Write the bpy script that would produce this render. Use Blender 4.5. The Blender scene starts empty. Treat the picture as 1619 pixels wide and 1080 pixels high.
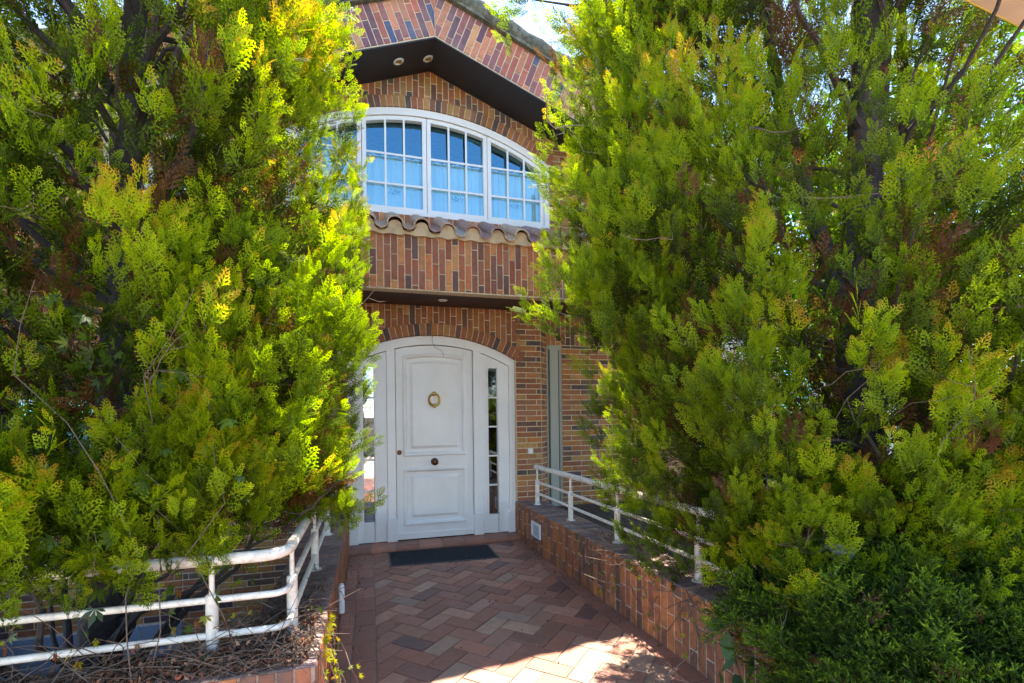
import bpy, math, random
import numpy as np
from mathutils import Vector, Matrix, noise as mnoise
R = math.radians
rnd = random.Random(7)
rng = np.random.default_rng(11)
scene = bpy.context.scene
COL = scene.collection

# ------------------------------------------------------------------ camera
CAM_H = 1.42
cd = bpy.data.cameras.new("camera"); cam = bpy.data.objects.new("camera", cd); COL.objects.link(cam)
cd.lens = 760 / 1619 * 36; cd.sensor_width = 36; cd.shift_y = 115 / 1619
cd.clip_start = 0.05; cd.clip_end = 2000
cam.matrix_world = Matrix.Translation((0, 0, CAM_H)) @ Matrix.Rotation(R(-16.5), 4, 'Z') @ Matrix.Rotation(R(90), 4, 'X') @ Matrix.Rotation(-0.012, 4, 'Z')
scene.camera = cam

# ------------------------------------------------------------------ sky, sun, exposure
SUN_EL, SUN_AZ = R(67), R(26)                     # azimuth measured from +Y towards +X
w = bpy.data.worlds.new("World"); scene.world = w; w.use_nodes = True
nt = w.node_tree; nt.nodes.clear()
sky = nt.nodes.new('ShaderNodeTexSky'); sky.sky_type = 'NISHITA'; sky.sun_disc = False
sky.sun_elevation = SUN_EL; sky.sun_rotation = SUN_AZ; sky.altitude = 600; sky.air_density = .9; sky.dust_density = .1; sky.ozone_density = 2.5
bg = nt.nodes.new('ShaderNodeBackground'); bg.inputs['Strength'].default_value = 0.12
wo = nt.nodes.new('ShaderNodeOutputWorld')
nt.links.new(sky.outputs[0], bg.inputs[0]); nt.links.new(bg.outputs[0], wo.inputs[0])
sl = bpy.data.lights.new("sun", 'SUN'); sl.energy = 3.7; sl.angle = R(0.5); sl.color = (1, .93, .82)
so = bpy.data.objects.new("sun", sl); COL.objects.link(so)
sdir = Vector((math.sin(SUN_AZ) * math.cos(SUN_EL), math.cos(SUN_AZ) * math.cos(SUN_EL), math.sin(SUN_EL)))
so.rotation_euler = sdir.to_track_quat('Z', 'Y').to_euler(); so.location = sdir * 50
scene.view_settings.view_transform = 'Standard'; scene.view_settings.look = 'None'
scene.view_settings.gamma = 1; scene.view_settings.exposure = 2.82
scene.view_settings.use_white_balance = True; scene.view_settings.white_balance_temperature = 7100
scene.cycles.max_bounces = 8; scene.cycles.transparent_max_bounces = 12; scene.cycles.transmission_bounces = 8
scene.cycles.diffuse_bounces = 5

# ------------------------------------------------------------------ helpers: materials
def mat(name, base=(.5, .5, .5), rough=.6, metal=0., spec=.5, noise=0., nscale=20., bump=0., bscale=60., attr=None, dark=None, dscale=3., damt=0., coat=0.):
    m = bpy.data.materials.new(name); m.use_nodes = True
    t = m.node_tree; n = t.nodes; L = t.links
    p = n['Principled BSDF']
    p.inputs['Roughness'].default_value = rough; p.inputs['Metallic'].default_value = metal
    p.inputs['Specular IOR Level'].default_value = spec; p.inputs['Coat Weight'].default_value = coat
    tc = n.new('ShaderNodeTexCoord')
    if attr:
        a = n.new('ShaderNodeAttribute'); a.attribute_name = attr; src = a.outputs['Color']
    else:
        a = n.new('ShaderNodeRGB'); a.outputs[0].default_value = (*base, 1); src = a.outputs[0]
    if noise > 0:
        nz = n.new('ShaderNodeTexNoise'); nz.inputs['Scale'].default_value = nscale; nz.inputs['Detail'].default_value = 6; nz.inputs['Roughness'].default_value = .65
        L.new(tc.outputs['Object'], nz.inputs['Vector'])
        mr = n.new('ShaderNodeMapRange'); mr.inputs[1].default_value = .3; mr.inputs[2].default_value = .7
        mr.inputs[3].default_value = 1 - noise; mr.inputs[4].default_value = 1 + noise
        L.new(nz.outputs['Fac'], mr.inputs[0])
        vm = n.new('ShaderNodeVectorMath'); vm.operation = 'SCALE'
        L.new(src, vm.inputs[0]); L.new(mr.outputs[0], vm.inputs['Scale']); src = vm.outputs[0]
    if dark:
        n2 = n.new('ShaderNodeTexNoise'); n2.inputs['Scale'].default_value = dscale; n2.inputs['Detail'].default_value = 8; n2.inputs['Roughness'].default_value = .7
        L.new(tc.outputs['Object'], n2.inputs['Vector'])
        r2 = n.new('ShaderNodeMapRange'); r2.inputs[1].default_value = .48; r2.inputs[2].default_value = .68; r2.inputs[3].default_value = 0; r2.inputs[4].default_value = damt
        L.new(n2.outputs['Fac'], r2.inputs[0])
        mx = n.new('ShaderNodeMix'); mx.data_type = 'RGBA'
        L.new(r2.outputs[0], mx.inputs[0]); L.new(src, mx.inputs[6]); mx.inputs[7].default_value = (*dark, 1); src = mx.outputs[2]
    L.new(src, p.inputs['Base Color'])
    if bump > 0:
        nb = n.new('ShaderNodeTexNoise'); nb.inputs['Scale'].default_value = bscale; nb.inputs['Detail'].default_value = 8; nb.inputs['Roughness'].default_value = .7
        L.new(tc.outputs['Object'], nb.inputs['Vector'])
        b = n.new('ShaderNodeBump'); b.inputs['Strength'].default_value = bump; b.inputs['Distance'].default_value = .01
        L.new(nb.outputs['Fac'], b.inputs['Height']); L.new(b.outputs[0], p.inputs['Normal'])
    return m

def leaf_mat(name, stops, trans=.5, tint=(1.15, 1.25, .55), rough=.6, attr='tone', spec=.16):
    m = bpy.data.materials.new(name); m.use_nodes = True
    t = m.node_tree; n = t.nodes; L = t.links; n.clear()
    a = n.new('ShaderNodeAttribute'); a.attribute_name = attr
    cr = n.new('ShaderNodeValToRGB'); e = cr.color_ramp.elements
    while len(e) < len(stops): e.new(.5)
    for i, (p_, c_) in enumerate(stops): e[i].position = p_; e[i].color = (*c_, 1)
    L.new(a.outputs['Fac'], cr.inputs[0])
    tc = n.new('ShaderNodeTexCoord'); nz = n.new('ShaderNodeTexNoise'); nz.inputs['Scale'].default_value = 2.2; nz.inputs['Detail'].default_value = 3
    L.new(tc.outputs['Object'], nz.inputs['Vector'])
    mr = n.new('ShaderNodeMapRange'); mr.inputs[1].default_value = .3; mr.inputs[2].default_value = .7; mr.inputs[3].default_value = .72; mr.inputs[4].default_value = 1.25
    L.new(nz.outputs['Fac'], mr.inputs[0])
    vm = n.new('ShaderNodeVectorMath'); vm.operation = 'SCALE'; L.new(cr.outputs[0], vm.inputs[0]); L.new(mr.outputs[0], vm.inputs['Scale'])
    p = n.new('ShaderNodeBsdfPrincipled'); p.inputs['Roughness'].default_value = rough; p.inputs['Specular IOR Level'].default_value = spec
    L.new(vm.outputs[0], p.inputs['Base Color'])
    tr = n.new('ShaderNodeBsdfTranslucent'); v2 = n.new('ShaderNodeVectorMath'); v2.operation = 'MULTIPLY'
    L.new(vm.outputs[0], v2.inputs[0]); v2.inputs[1].default_value = tint; L.new(v2.outputs[0], tr.inputs[0])
    ms = n.new('ShaderNodeMixShader'); ms.inputs[0].default_value = trans
    L.new(p.outputs[0], ms.inputs[1]); L.new(tr.outputs[0], ms.inputs[2])
    o = n.new('ShaderNodeOutputMaterial'); L.new(ms.outputs[0], o.inputs[0])
    return m

def glass_mat(name, refl=.4, tint=(.8, .9, 1), gcol=(.95, .97, 1)):
    m = bpy.data.materials.new(name); m.use_nodes = True
    t = m.node_tree; n = t.nodes; L = t.links; n.clear()
    a = n.new('ShaderNodeBsdfTransparent'); a.inputs[0].default_value = (*tint, 1)
    g = n.new('ShaderNodeBsdfGlossy'); g.inputs['Roughness'].default_value = .01; g.inputs[0].default_value = (*gcol, 1)
    ms = n.new('ShaderNodeMixShader'); ms.inputs[0].default_value = refl
    L.new(a.outputs[0], ms.inputs[1]); L.new(g.outputs[0], ms.inputs[2])
    o = n.new('ShaderNodeOutputMaterial'); L.new(ms.outputs[0], o.inputs[0])
    return m

# ------------------------------------------------------------------ helpers: objects
def link(name, me, m, parent=None, smooth=False):
    o = bpy.data.objects.new(name, me); COL.objects.link(o)
    if m: me.materials.append(m)
    if parent is not None: o.parent = parent
    if smooth: me.shade_smooth()
    return o
def tag(o, label=None, cat=None, group=None, kind=None):
    if label: o['label'] = label
    if cat: o['category'] = cat
    if group: o['group'] = group
    if kind: o['kind'] = kind
    return o
def thing(name, label, cat, loc=(0, 0, 0), group=None):
    o = bpy.data.objects.new(name, None); COL.objects.link(o); o.empty_display_size = .2
    o['pivot'] = 1
    return tag(o, label, cat, group)

class MB:
    def __init__(s): s.v = []; s.f = []; s.c = []; s.cur = (1, 1, 1); s.t = []
    def face(s, pts, col=None):
        i = len(s.v); s.v += [tuple(p) for p in pts]; s.f.append(tuple(range(i, i + len(pts))))
        s.c += [col or s.cur] * len(pts)
    def box(s, a, b, col=None):
        (x0, y0, z0), (x1, y1, z1) = a, b
        P = [(x0, y0, z0), (x1, y0, z0), (x1, y1, z0), (x0, y1, z0), (x0, y0, z1), (x1, y0, z1), (x1, y1, z1), (x0, y1, z1)]
        s.poly(P, [(0, 3, 2, 1), (4, 5, 6, 7), (0, 1, 5, 4), (1, 2, 6, 5), (2, 3, 7, 6), (3, 0, 4, 7)], col)
    def poly(s, P, F, col=None):
        i = len(s.v); s.v += [tuple(p) for p in P]; s.c += [col or s.cur] * len(P)
        s.f += [tuple(i + k for k in f) for f in F]
    def prism(s, pts2, y0, y1, col=None):             # outline in x,z extruded along y
        n = len(pts2); P = [(x, y0, z) for x, z in pts2] + [(x, y1, z) for x, z in pts2]
        F = [tuple(range(n)), tuple(range(2 * n - 1, n - 1, -1))] + [(i, i + n, (i + 1) % n + n, (i + 1) % n) for i in range(n)]
        s.poly(P, F, col)
    def band(s, A, B, y0, y1, col=None):              # strip between two x,z polylines, extruded along y
        n = len(A)
        for i in range(n - 1):
            q = [A[i], A[i + 1], B[i + 1], B[i]]
            s.prism(q, y0, y1, col)
    def tube(s, pts, r, seg=10, col=None, cap=True):
        pts = [Vector(p) for p in pts]; n = len(pts)
        if not hasattr(r, '__len__'): r = [r] * n
        base = len(s.v); up = Vector((0, 0, 1)); prev = None
        for i, p in enumerate(pts):
            d = (pts[min(i + 1, n - 1)] - pts[max(i - 1, 0)]).normalized()
            if prev is None:
                a = d.cross(up if abs(d.z) < .9 else Vector((1, 0, 0))).normalized()
            else: a = (prev - d * prev.dot(d)).normalized()
            prev = a; b = d.cross(a)
            for k in range(seg):
                an = 2 * math.pi * k / seg; q = p + (a * math.cos(an) + b * math.sin(an)) * r[i]
                s.v.append(tuple(q)); s.c.append(col or s.cur)
        for i in range(n - 1):
            for k in range(seg):
                k2 = (k + 1) % seg
                s.f.append((base + i * seg + k, base + i * seg + k2, base + (i + 1) * seg + k2, base + (i + 1) * seg + k))
        if cap:
            s.f.append(tuple(base + k for k in range(seg - 1, -1, -1))); s.f.append(tuple(base + (n - 1) * seg + k for k in range(seg)))
    def mesh(s, name, weld=False):
        me = bpy.data.meshes.new(name); me.from_pydata(s.v, [], s.f)
        ca = me.color_attributes.new('Col', 'FLOAT_COLOR', 'POINT')
        ca.data.foreach_set('color', np.array([(*c, 1) for c in s.c], 'f').ravel())
        me.update(); return me
    def build(s, name, m, parent=None, smooth=False, bevel=0, weld=False):
        o = link(name, s.mesh(name), m, parent)
        if weld or bevel:
            import bmesh
            bm = bmesh.new(); bm.from_mesh(o.data); bmesh.ops.remove_doubles(bm, verts=bm.verts, dist=1e-5)
            bmesh.ops.recalc_face_normals(bm, faces=bm.faces); bm.to_mesh(o.data); bm.free()
        if bevel:
            b = o.modifiers.new('bevel', 'BEVEL'); b.width = bevel; b.segments = 2; b.limit_method = 'ANGLE'
        if smooth:
            o.data.shade_smooth()
            try: o.data.set_sharp_from_angle(angle=R(40))
            except Exception: pass
        return o

def npmesh(name, V, Q, tone=None):
    me = bpy.data.meshes.new(name); nq = len(Q)
    me.vertices.add(len(V)); me.vertices.foreach_set('co', V.astype('f').ravel())
    me.loops.add(nq * 4); me.loops.foreach_set('vertex_index', Q.astype('i').ravel())
    me.polygons.add(nq); me.polygons.foreach_set('loop_start', np.arange(0, nq * 4, 4, dtype='i'))
    if tone is not None:
        a = me.attributes.new('tone', 'FLOAT', 'FACE'); a.data.foreach_set('value', tone.astype('f'))
    me.update(calc_edges=True)
    return me

# ------------------------------------------------------------------ bricks: real bricks laid on any plane
PAL_WARM = [((.44, .13, .035), 5), ((.34, .085, .03), 4), ((.50, .20, .06), 4), ((.20, .068, .042), 1.8), ((.14, .062, .052), 1.2), ((.29, .095, .045), 3)]
PAL_GABLE = [((.48, .16, .075), 5), ((.38, .09, .05), 4), ((.50, .23, .10), 2.5), ((.15, .055, .07), 3), ((.055, .065, .14), 1.6), ((.24, .075, .07), 4)]
PAL_WALL = [((.36, .13, .03), 3.5), ((.26, .08, .03), 4), ((.13, .055, .035), 2.5), ((.38, .19, .055), 2), ((.31, .11, .04), 3), ((.08, .045, .045), 1.5)]
PAL_LOW = [((.32, .11, .045), 3), ((.25, .085, .04), 3), ((.17, .07, .045), 2), ((.40, .14, .045), 3)]
PAL_TOP = [((.24, .16, .14), 3), ((.17, .11, .11), 3), ((.28, .17, .13), 2)]
PAL_PATH = [((.36, .15, .10), 4), ((.32, .13, .085), 4), ((.26, .115, .08), 2), ((.40, .195, .13), 3), ((.40, .235, .16), 1.4), ((.18, .09, .075), .7)]
MORTAR = (.62, .49, .33)
def pick(pal):
    c = rnd.choices([p[0] for p in pal], [p[1] for p in pal])[0]; k = rnd.uniform(.82, 1.2); h = rnd.uniform(-.06, .06)
    return (c[0] * k * (1 + h), c[1] * k, c[2] * k * (1 - h))
def clip(poly, a, b, c):                              # keep a*x+b*y<=c
    out = []
    for i in range(len(poly)):
        p, q = poly[i], poly[(i + 1) % len(poly)]; dp = a * p[0] + b * p[1] - c; dq = a * q[0] + b * q[1] - c
        if dp <= 0: out.append(p)
        if (dp < 0 < dq) or (dq < 0 < dp):
            t = dp / (dp - dq); out.append((p[0] + (q[0] - p[0]) * t, p[1] + (q[1] - p[1]) * t))
    return out
def area(p): return abs(sum(p[i][0] * p[(i + 1) % len(p)][1] - p[(i + 1) % len(p)][0] * p[i][1] for i in range(len(p)))) / 2
def outside_circle(cx, cz, rad):                      # tangent half plane at each brick
    def f(poly):
        mx = sum(p[0] for p in poly) / len(poly) - cx; mz = sum(p[1] for p in poly) / len(poly) - cz; d = math.hypot(mx, mz)
        nx, nz = mx / d, mz / d
        return clip(poly, -nx, -nz, -(nx * cx + nz * cz + rad))
    return f
def bricks(mb, O, U, V, N, rects, region, pal, gap=.005, h=.006, clips=(), round_=.0035):
    O, U, V, N = Vector(O), Vector(U), Vector(V), Vector(N)
    for rc in rects:
        p = list(rc)
        for (a, b, c) in region:
            p = clip(p, a, b, c)
            if len(p) < 3: break
        if len(p) < 3: continue
        ok = True
        for fn in clips:
            p = fn(p)
            if len(p) < 3: ok = False; break
        if not ok or area(p) < .00025: continue
        cx = sum(q[0] for q in p) / len(p); cy = sum(q[1] for q in p) / len(p)
        def ins(d):
            out = []; n = len(p)
            for i in range(n):
                a, b, c_ = p[i - 1], p[i], p[(i + 1) % n]
                e1 = Vector((b[0] - a[0], b[1] - a[1])); e2 = Vector((c_[0] - b[0], c_[1] - b[1]))
                if e1.length < 1e-5 or e2.length < 1e-5: out.append(b); continue
                e1.normalize(); e2.normalize()
                n1 = Vector((-e1.y, e1.x)); n2 = Vector((-e2.y, e2.x)); k = 1 + n1.dot(n2)
                if k < .2: out.append(b); continue
                m = (n1 + n2) / k; q = Vector(b) + m * d; out.append((q.x, q.y))
            return out
        sgn = sum(p[i][0] * p[(i + 1) % len(p)][1] - p[(i + 1) % len(p)][0] * p[i][1] for i in range(len(p)))
        if sgn < 0: p.reverse()
        hh = h + rnd.uniform(-.0012, .0012)
        A, B, C = ins(gap), ins(gap), ins(gap + round_)
        if area(C) < .0001: continue
        tx, ty = rnd.uniform(-.008, .008), rnd.uniform(-.008, .008)
        f3 = lambda q, z: O + U * q[0] + V * q[1] + N * (z + ((q[0] - cx) * tx + (q[1] - cy) * ty if z > 0 else 0))
        n = len(p); col = pick(pal); P = [f3(q, -.002) for q in A] + [f3(q, hh - round_ * .6) for q in B] + [f3(q, hh) for q in C]
        F = [tuple(range(2 * n, 3 * n))]
        for i in range(n):
            j = (i + 1) % n; F += [(i, j, j + n, i + n), (i + n, j + n, j + 2 * n, i + 2 * n)]
        mb.poly(P, F, col)
def rect_running(x0, x1, y0, y1, L, W, vertical=False, step=.5, jitter=0, seed=0):
    rr = random.Random(seed); out = []
    if not vertical:
        k = 0; y = y0
        while y < y1 - .001:
            x = x0 - L * ((k * step) % 1) - (rr.random() * jitter * L)
            while x < x1: out.append([(x, y), (x + L, y), (x + L, y + W), (x, y + W)]); x += L
            y += W; k += 1
    else:
        k = 0; x = x0
        while x < x1 - .001:
            y = y0 - L * ((k * step + rr.random() * jitter) % 1)
            while y < y1: out.append([(x, y), (x + W, y), (x + W, y + L), (x, y + L)]); y += L
            x += W; k += 1
    return out
def box_region(x0, x1, y0, y1): return [(-1, 0, -x0), (1, 0, x1), (0, -1, -y0), (0, 1, y1)]
def arc_pts(cx, cz, rad, xa, xb, n=24):
    a0 = math.asin((xa - cx) / rad); a1 = math.asin((xb - cx) / rad)
    return [(cx + rad * math.sin(a0 + (a1 - a0) * i / n), cz + rad * math.cos(a0 + (a1 - a0) * i / n)) for i in range(n + 1)]
def arch_ring(mb, cx, cz, r0, r1, xa, xb, y, depth, pal, w=.062):
    a0 = math.asin((xa - cx) / r0); a1 = math.asin((xb - cx) / r0); n = round((a1 - a0) * r0 / w)
    mb.cur = MORTAR
    A = [(cx + (r0 + .004) * math.sin(a0 + (a1 - a0) * i / n), cz + (r0 + .004) * math.cos(a0 + (a1 - a0) * i / n)) for i in range(n + 1)]
    B = [(cx + (r1 - .004) * math.sin(a0 + (a1 - a0) * i / n), cz + (r1 - .004) * math.cos(a0 + (a1 - a0) * i / n)) for i in range(n + 1)]
    mb.band(A, B, y + .008, y + depth)
    g = .005 / r0
    for i in range(n):
        t0 = a0 + (a1 - a0) * i / n + g; t1 = a0 + (a1 - a0) * (i + 1) / n - g
        q = [(cx + r * math.sin(t), cz + r * math.cos(t)) for r, t in ((r0, t0), (r0, t1), (r1, t1), (r1, t0))]
        mb.prism(q, y + rnd.uniform(-.0015, .0015), y + depth - .004, pick(pal))

# ------------------------------------------------------------------ materials
M_brick = mat('brick', attr='Col', rough=.62, noise=.22, nscale=28, bump=.35, bscale=110, dark=(.30, .25, .2), dscale=2.4, damt=.28)
M_brick_low = mat('weathered_brick', attr='Col', rough=.7, noise=.3, nscale=22, bump=.5, bscale=90, dark=(.10, .075, .06), dscale=5, damt=.6)
M_path = mat('terracotta_paving', attr='Col', rough=.5, noise=.16, nscale=18, bump=.25, bscale=70, dark=(.16, .11, .09), dscale=3.2, damt=.35)
M_white = mat('white_paint', (.82, .79, .77), rough=.32, noise=.03, nscale=4, bump=.03, bscale=30, dark=(.55, .52, .47), dscale=1.6, damt=.22)
M_rail = mat('chipped_white_rail_paint', (.74, .69, .62), rough=.42, noise=.06, nscale=9, bump=.12, bscale=60, dark=(.33, .24, .16), dscale=26, damt=.55)
M_soffit = mat('dark_painted_soffit', (.02, .017, .022), rough=.55, noise=.15, nscale=6, bump=.05, bscale=40)
M_soffit2 = mat('brown_painted_soffit', (.045, .022, .02), rough=.55, noise=.15, nscale=6, bump=.05, bscale=40)
M_tile = mat('barrel_tile', attr='Col', rough=.8, noise=.3, nscale=25, bump=.5, bscale=60, dark=(.42, .40, .36), dscale=7, damt=.6)
M_moss = mat('lichen_roof_edge', (.16, .16, .13), rough=.95, noise=.5, nscale=22, bump=1, bscale=50, dark=(.06, .06, .045), dscale=9, damt=.8)
M_mortar = mat('cement', (.60, .44, .28), rough=.9, noise=.2, nscale=14, bump=.5, bscale=60)
M_glass = glass_mat('window_glass', .34, (.80, .97, .94), (.20, .56, .76))
M_glass2 = glass_mat('sidelight_glass', .3, (.5, .5, .5))
M_curtain = mat('curtain_cloth', (.75, .80, .84), rough=.9, noise=.04, nscale=5)
M_brass = mat('brass', (.62, .38, .10), rough=.28, metal=1, noise=.15, nscale=60)
M_bronze = mat('dark_bronze', (.10, .045, .02), rough=.35, metal=1, noise=.3, nscale=60)
M_black = mat('black_gap', (.012, .012, .012), rough=.8)
M_matb = mat('coir_doormat', (.022, .024, .030), rough=.95, noise=.6, nscale=160, bump=1, bscale=220)
M_matframe = mat('mat_frame', (.05, .045, .045), rough=.5)
M_plastic = mat('white_plastic', (.7, .71, .72), rough=.4, noise=.05, nscale=20)
M_soil = mat('soil', (.055, .038, .026), rough=1, noise=.5, nscale=9, bump=1, bscale=25)
M_pave = mat('pavement_concrete', (.56, .47, .37), rough=.85, noise=.15, nscale=6, bump=.3, bscale=50)  # paled so it throws warm bounce light on the facade
M_road = mat('asphalt', (.05, .05, .052), rough=.9, noise=.2, nscale=30, bump=.4, bscale=120)
M_grey = mat('blue_grey_render', (.20, .25, .33), rough=.8, noise=.12, nscale=5, bump=.2, bscale=60)
M_dark_room = mat('room_plaster', (.25, .22, .2), rough=.9)
M_bark = mat('cypress_bark', (.045, .036, .034), rough=.95, noise=.5, nscale=30, bump=1, bscale=45)
M_twig = mat('dry_twig', (.11, .078, .06), rough=.9, noise=.4, nscale=40)
M_awn = leaf_mat('peach_canvas', [(0, (.72, .52, .40)), (1, (.70, .50, .06))], trans=.35, tint=(1, .95, .9))
M_stucco = mat('cream_stucco', (.72, .66, .56), rough=.9, noise=.08, nscale=4, bump=.3, bscale=80)

THUJA = [(0, (.14, .055, .028)), (.10, (.09, .045, .022)), (.16, (.020, .029, .006)), (.38, (.066, .106, .006)), (.60, (.175, .26, .006)), (.86, (.32, .40, .006)), (1, (.46, .22, .03))]  # dark green stop deepened to stand in for shade within the crowns
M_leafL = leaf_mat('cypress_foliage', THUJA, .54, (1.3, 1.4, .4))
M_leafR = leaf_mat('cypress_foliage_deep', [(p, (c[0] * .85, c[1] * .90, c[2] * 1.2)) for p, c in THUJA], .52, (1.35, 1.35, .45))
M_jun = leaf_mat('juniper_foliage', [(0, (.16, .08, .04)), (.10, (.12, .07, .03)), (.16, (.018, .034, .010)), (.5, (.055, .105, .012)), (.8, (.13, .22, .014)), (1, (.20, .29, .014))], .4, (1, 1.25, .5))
M_broad = leaf_mat('broad_leaf_foliage', [(0, (.03, .07, .012)), (.5, (.06, .15, .015)), (1, (.16, .28, .02))], .6, (1.3, 1.5, .4))
M_creeper = leaf_mat('creeper_leaf', [(0, (.30, .03, .015)), (.12, (.36, .06, .02)), (.2, (.035, .07, .015)), (.6, (.08, .14, .012)), (.85, (.30, .30, .015)), (1, (.40, .24, .02))], .45, (1.2, 1.2, .5), rough=.3, spec=.5)
M_litter = leaf_mat('dead_leaf', [(0, (.07, .035, .02)), (.5, (.15, .075, .045)), (.8, (.28, .18, .12)), (1, (.36, .06, .03))], .15, (1, .9, .8), rough=.8)

# ================================================================== SETTING
mb = MB(); G = 400
HX0, HX1, HY0, HY1 = -3.25, -.55, 2.30, 5.30            # the sunken light well left of the path
for x0, x1, y0, y1 in ((-G, HX0, -G, G), (HX1, G, -G, G), (HX0, HX1, -G, HY0), (HX0, HX1, HY1, G)):
    mb.face([(x0, y0, -.012), (x1, y0, -.012), (x1, y1, -.012), (x0, y1, -.012)])
z = -1.0
mb.face([(HX0, HY0, z), (HX1, HY0, z), (HX1, HY1, z), (HX0, HY1, z)])
mb.face([(HX0, HY0, z), (HX0, HY1, z), (HX0, HY1, -.012), (HX0, HY0, -.012)])
g = mb.build('ground', M_soil); tag(g, kind='structure')
# unseen pavement, extended and paled to bounce light onto the facade; road behind camera
mb = MB(); mb.box((-14, -6.6, -.008), (14, .55, -.002)); tag(mb.build('pavement', M_pave), kind='structure')
mb = MB(); mb.box((-14, -6.75, -.0115), (14, -6.6, .001)); tag(mb.build('kerb', M_pave), kind='structure')
mb = MB(); mb.box((-200, -13.5, -.0118), (200, -6.75, -.006)); tag(mb.build('road', M_road), kind='structure')

# path: herringbone terracotta tiles with two border courses
mb = MB(); mb.cur = (.20, .16, .13)
PX0, PX1 = -.215, 1.75
mb.face([(PX0, -.6, 0), (PX1 + .05, -.6, 0), (PX1 + .05, 5.3, 0), (PX0, 5.3, 0)])
mb.face([(-3.6, .5, -.0005), (PX0, .5, -.0005), (PX0, 2.08, -.0005), (-3.6, 2.08, -.0005)])
W = .125; c45 = math.sqrt(.5); rects = []
for k in range(-60, 90):
    for m_ in range(-24, 24):
        a, b = (k + 4 * m_) * W, k * W
        for (x, y, lx, ly) in ((a, b, 2 * W, W), (a, b + W, W, 2 * W)):
            q = [(x, y), (x + lx, y), (x + lx, y + ly), (x, y + ly)]
            q = [((p[0] - p[1]) * c45 + .02, (p[0] + p[1]) * c45) for p in q]
            cx = sum(p[0] for p in q) / 4; cy = sum(p[1] for p in q) / 4
            if -.2 < cx < 1.9 and -.8 < cy < 5.4: rects.append(q)
UX, UY, UZ = (1, 0, 0), (0, 1, 0), (0, 0, 1)
bricks(mb, (0, 0, .001), UX, UY, UZ, rects, [(-1, 0, -.02), (1, .035, 1.63 + .035 * 5.1 - .14), (0, 1, 5.13), (0, -1, .6)], PAL_PATH, gap=.0035, h=.005)
bricks(mb, (0, 0, .001), UX, UY, UZ, rect_running(-.118, .02, -.6, 5.13, .25, .138, True, 0), box_region(-.118, .02, -.6, 5.13), PAL_PATH[:3], gap=.003, h=.005)
bricks(mb, (0, 0, .001), UX, UY, UZ, rect_running(-.213, -.118, -.6, 5.13, .25, .095, True, .5), box_region(-.213, -.118, -.6, 5.13), PAL_PATH[:3], gap=.003, h=.005)
rr_ = [[(x + .035 * (5.1 - y_), y_) for x, y_ in r] for r in rect_running(1.49, 1.63, -.6, 5.13, .25, .14, True, 0)]
bricks(mb, (0, 0, .001), UX, UY, UZ, rr_, [(0, 1, 5.13), (0, -1, .6)], PAL_PATH[:3], gap=.003, h=.005)
tag(mb.build('path', M_path), kind='structure')

# ================================================================== HOUSE
house = thing('brick_house', 'multicoloured brick house with gabled porch, arched window and white arched door', 'house')
DY, UYW, BY, FY = 5.30, 5.18, 4.62, 4.70               # planes: door wall, upper wall, brick band, gable fascia
PK = .655; SL = .385; FB = 5.115; FH = .42              # gable peak x, slope, bottom edge height, fascia height
gz = lambda x: FB - SL * abs(x - PK)
NY = (0, -1, 0)
HXL, HXR = -3.25, 4.6
# --- lower wall
DCX, DHW, DCROWN, DRISE = .6975, .9225, 2.30, .25
DR = (DHW ** 2 + DRISE ** 2) / (2 * DRISE); DCZ = DCROWN - DR
mb = MB(); mb.cur = MORTAR
dl, dr = DCX - DHW, DCX + DHW
arc = arc_pts(DCX, DCZ, DR + .002, dl, dr)
ZT = 2.62
def yplane(pts, y): mb.face([(x, y, z) for x, z in pts])
yplane([(HXL, -1), (-1.735, -1), (-1.735, -.5), (-1.735, .62), (HXL, .62)][::1], DY)
yplane([(HXL, .62), (-3.05, .62), (-3.05, 1.62), (HXL, 1.62)], DY)
yplane([(-2.35, .62), (-1.735, .62), (-1.735, 1.62), (-2.35, 1.62)], DY)
yplane([(HXL, 1.62), (-1.735, 1.62), (-1.735, ZT), (HXL, ZT)], DY)
yplane([(-1.735, -1), (dl, -1), (dl, arc[0][1]), (dl, ZT), (-1.735, ZT)], DY)
for i in range(len(arc) - 1): yplane([arc[i], arc[i + 1], (arc[i + 1][0], ZT), (arc[i][0], ZT)], DY)
mb.face([(dl, DY, 0), (dr, DY, 0), (dr, DY, -1), (dl, DY, -1)])
yplane([(dr, -1), (1.93, -1), (1.93, ZT), (dr, ZT)], DY)
for i in range(len(arc) - 1): mb.face([(arc[i][0], DY, arc[i][1]), (arc[i][0], DY + .2, arc[i][1]), (arc[i + 1][0], DY + .2, arc[i + 1][1]), (arc[i + 1][0], DY, arc[i + 1][1])])
mb.face([(dl, DY, 0), (dl, DY + .2, 0), (dl, DY + .2, 2.05), (dl, DY, 2.05)]); mb.face([(dr, DY, 0), (dr, DY + .2, 0), (dr, DY + .2, 2.05), (dr, DY, 2.05)])
oc = outside_circle(DCX, DCZ, DR + .118)
VL, VR = dl - .12, dr + .06
# vertical bricks over the door
bricks(mb, (0, DY, 0), UX, UZ, NY, rect_running(VL, VR, 2.05, ZT, .25, .064, True, .37, .15, 3), box_region(VL, VR, 2.0, ZT), PAL_WALL, clips=[oc])
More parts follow.
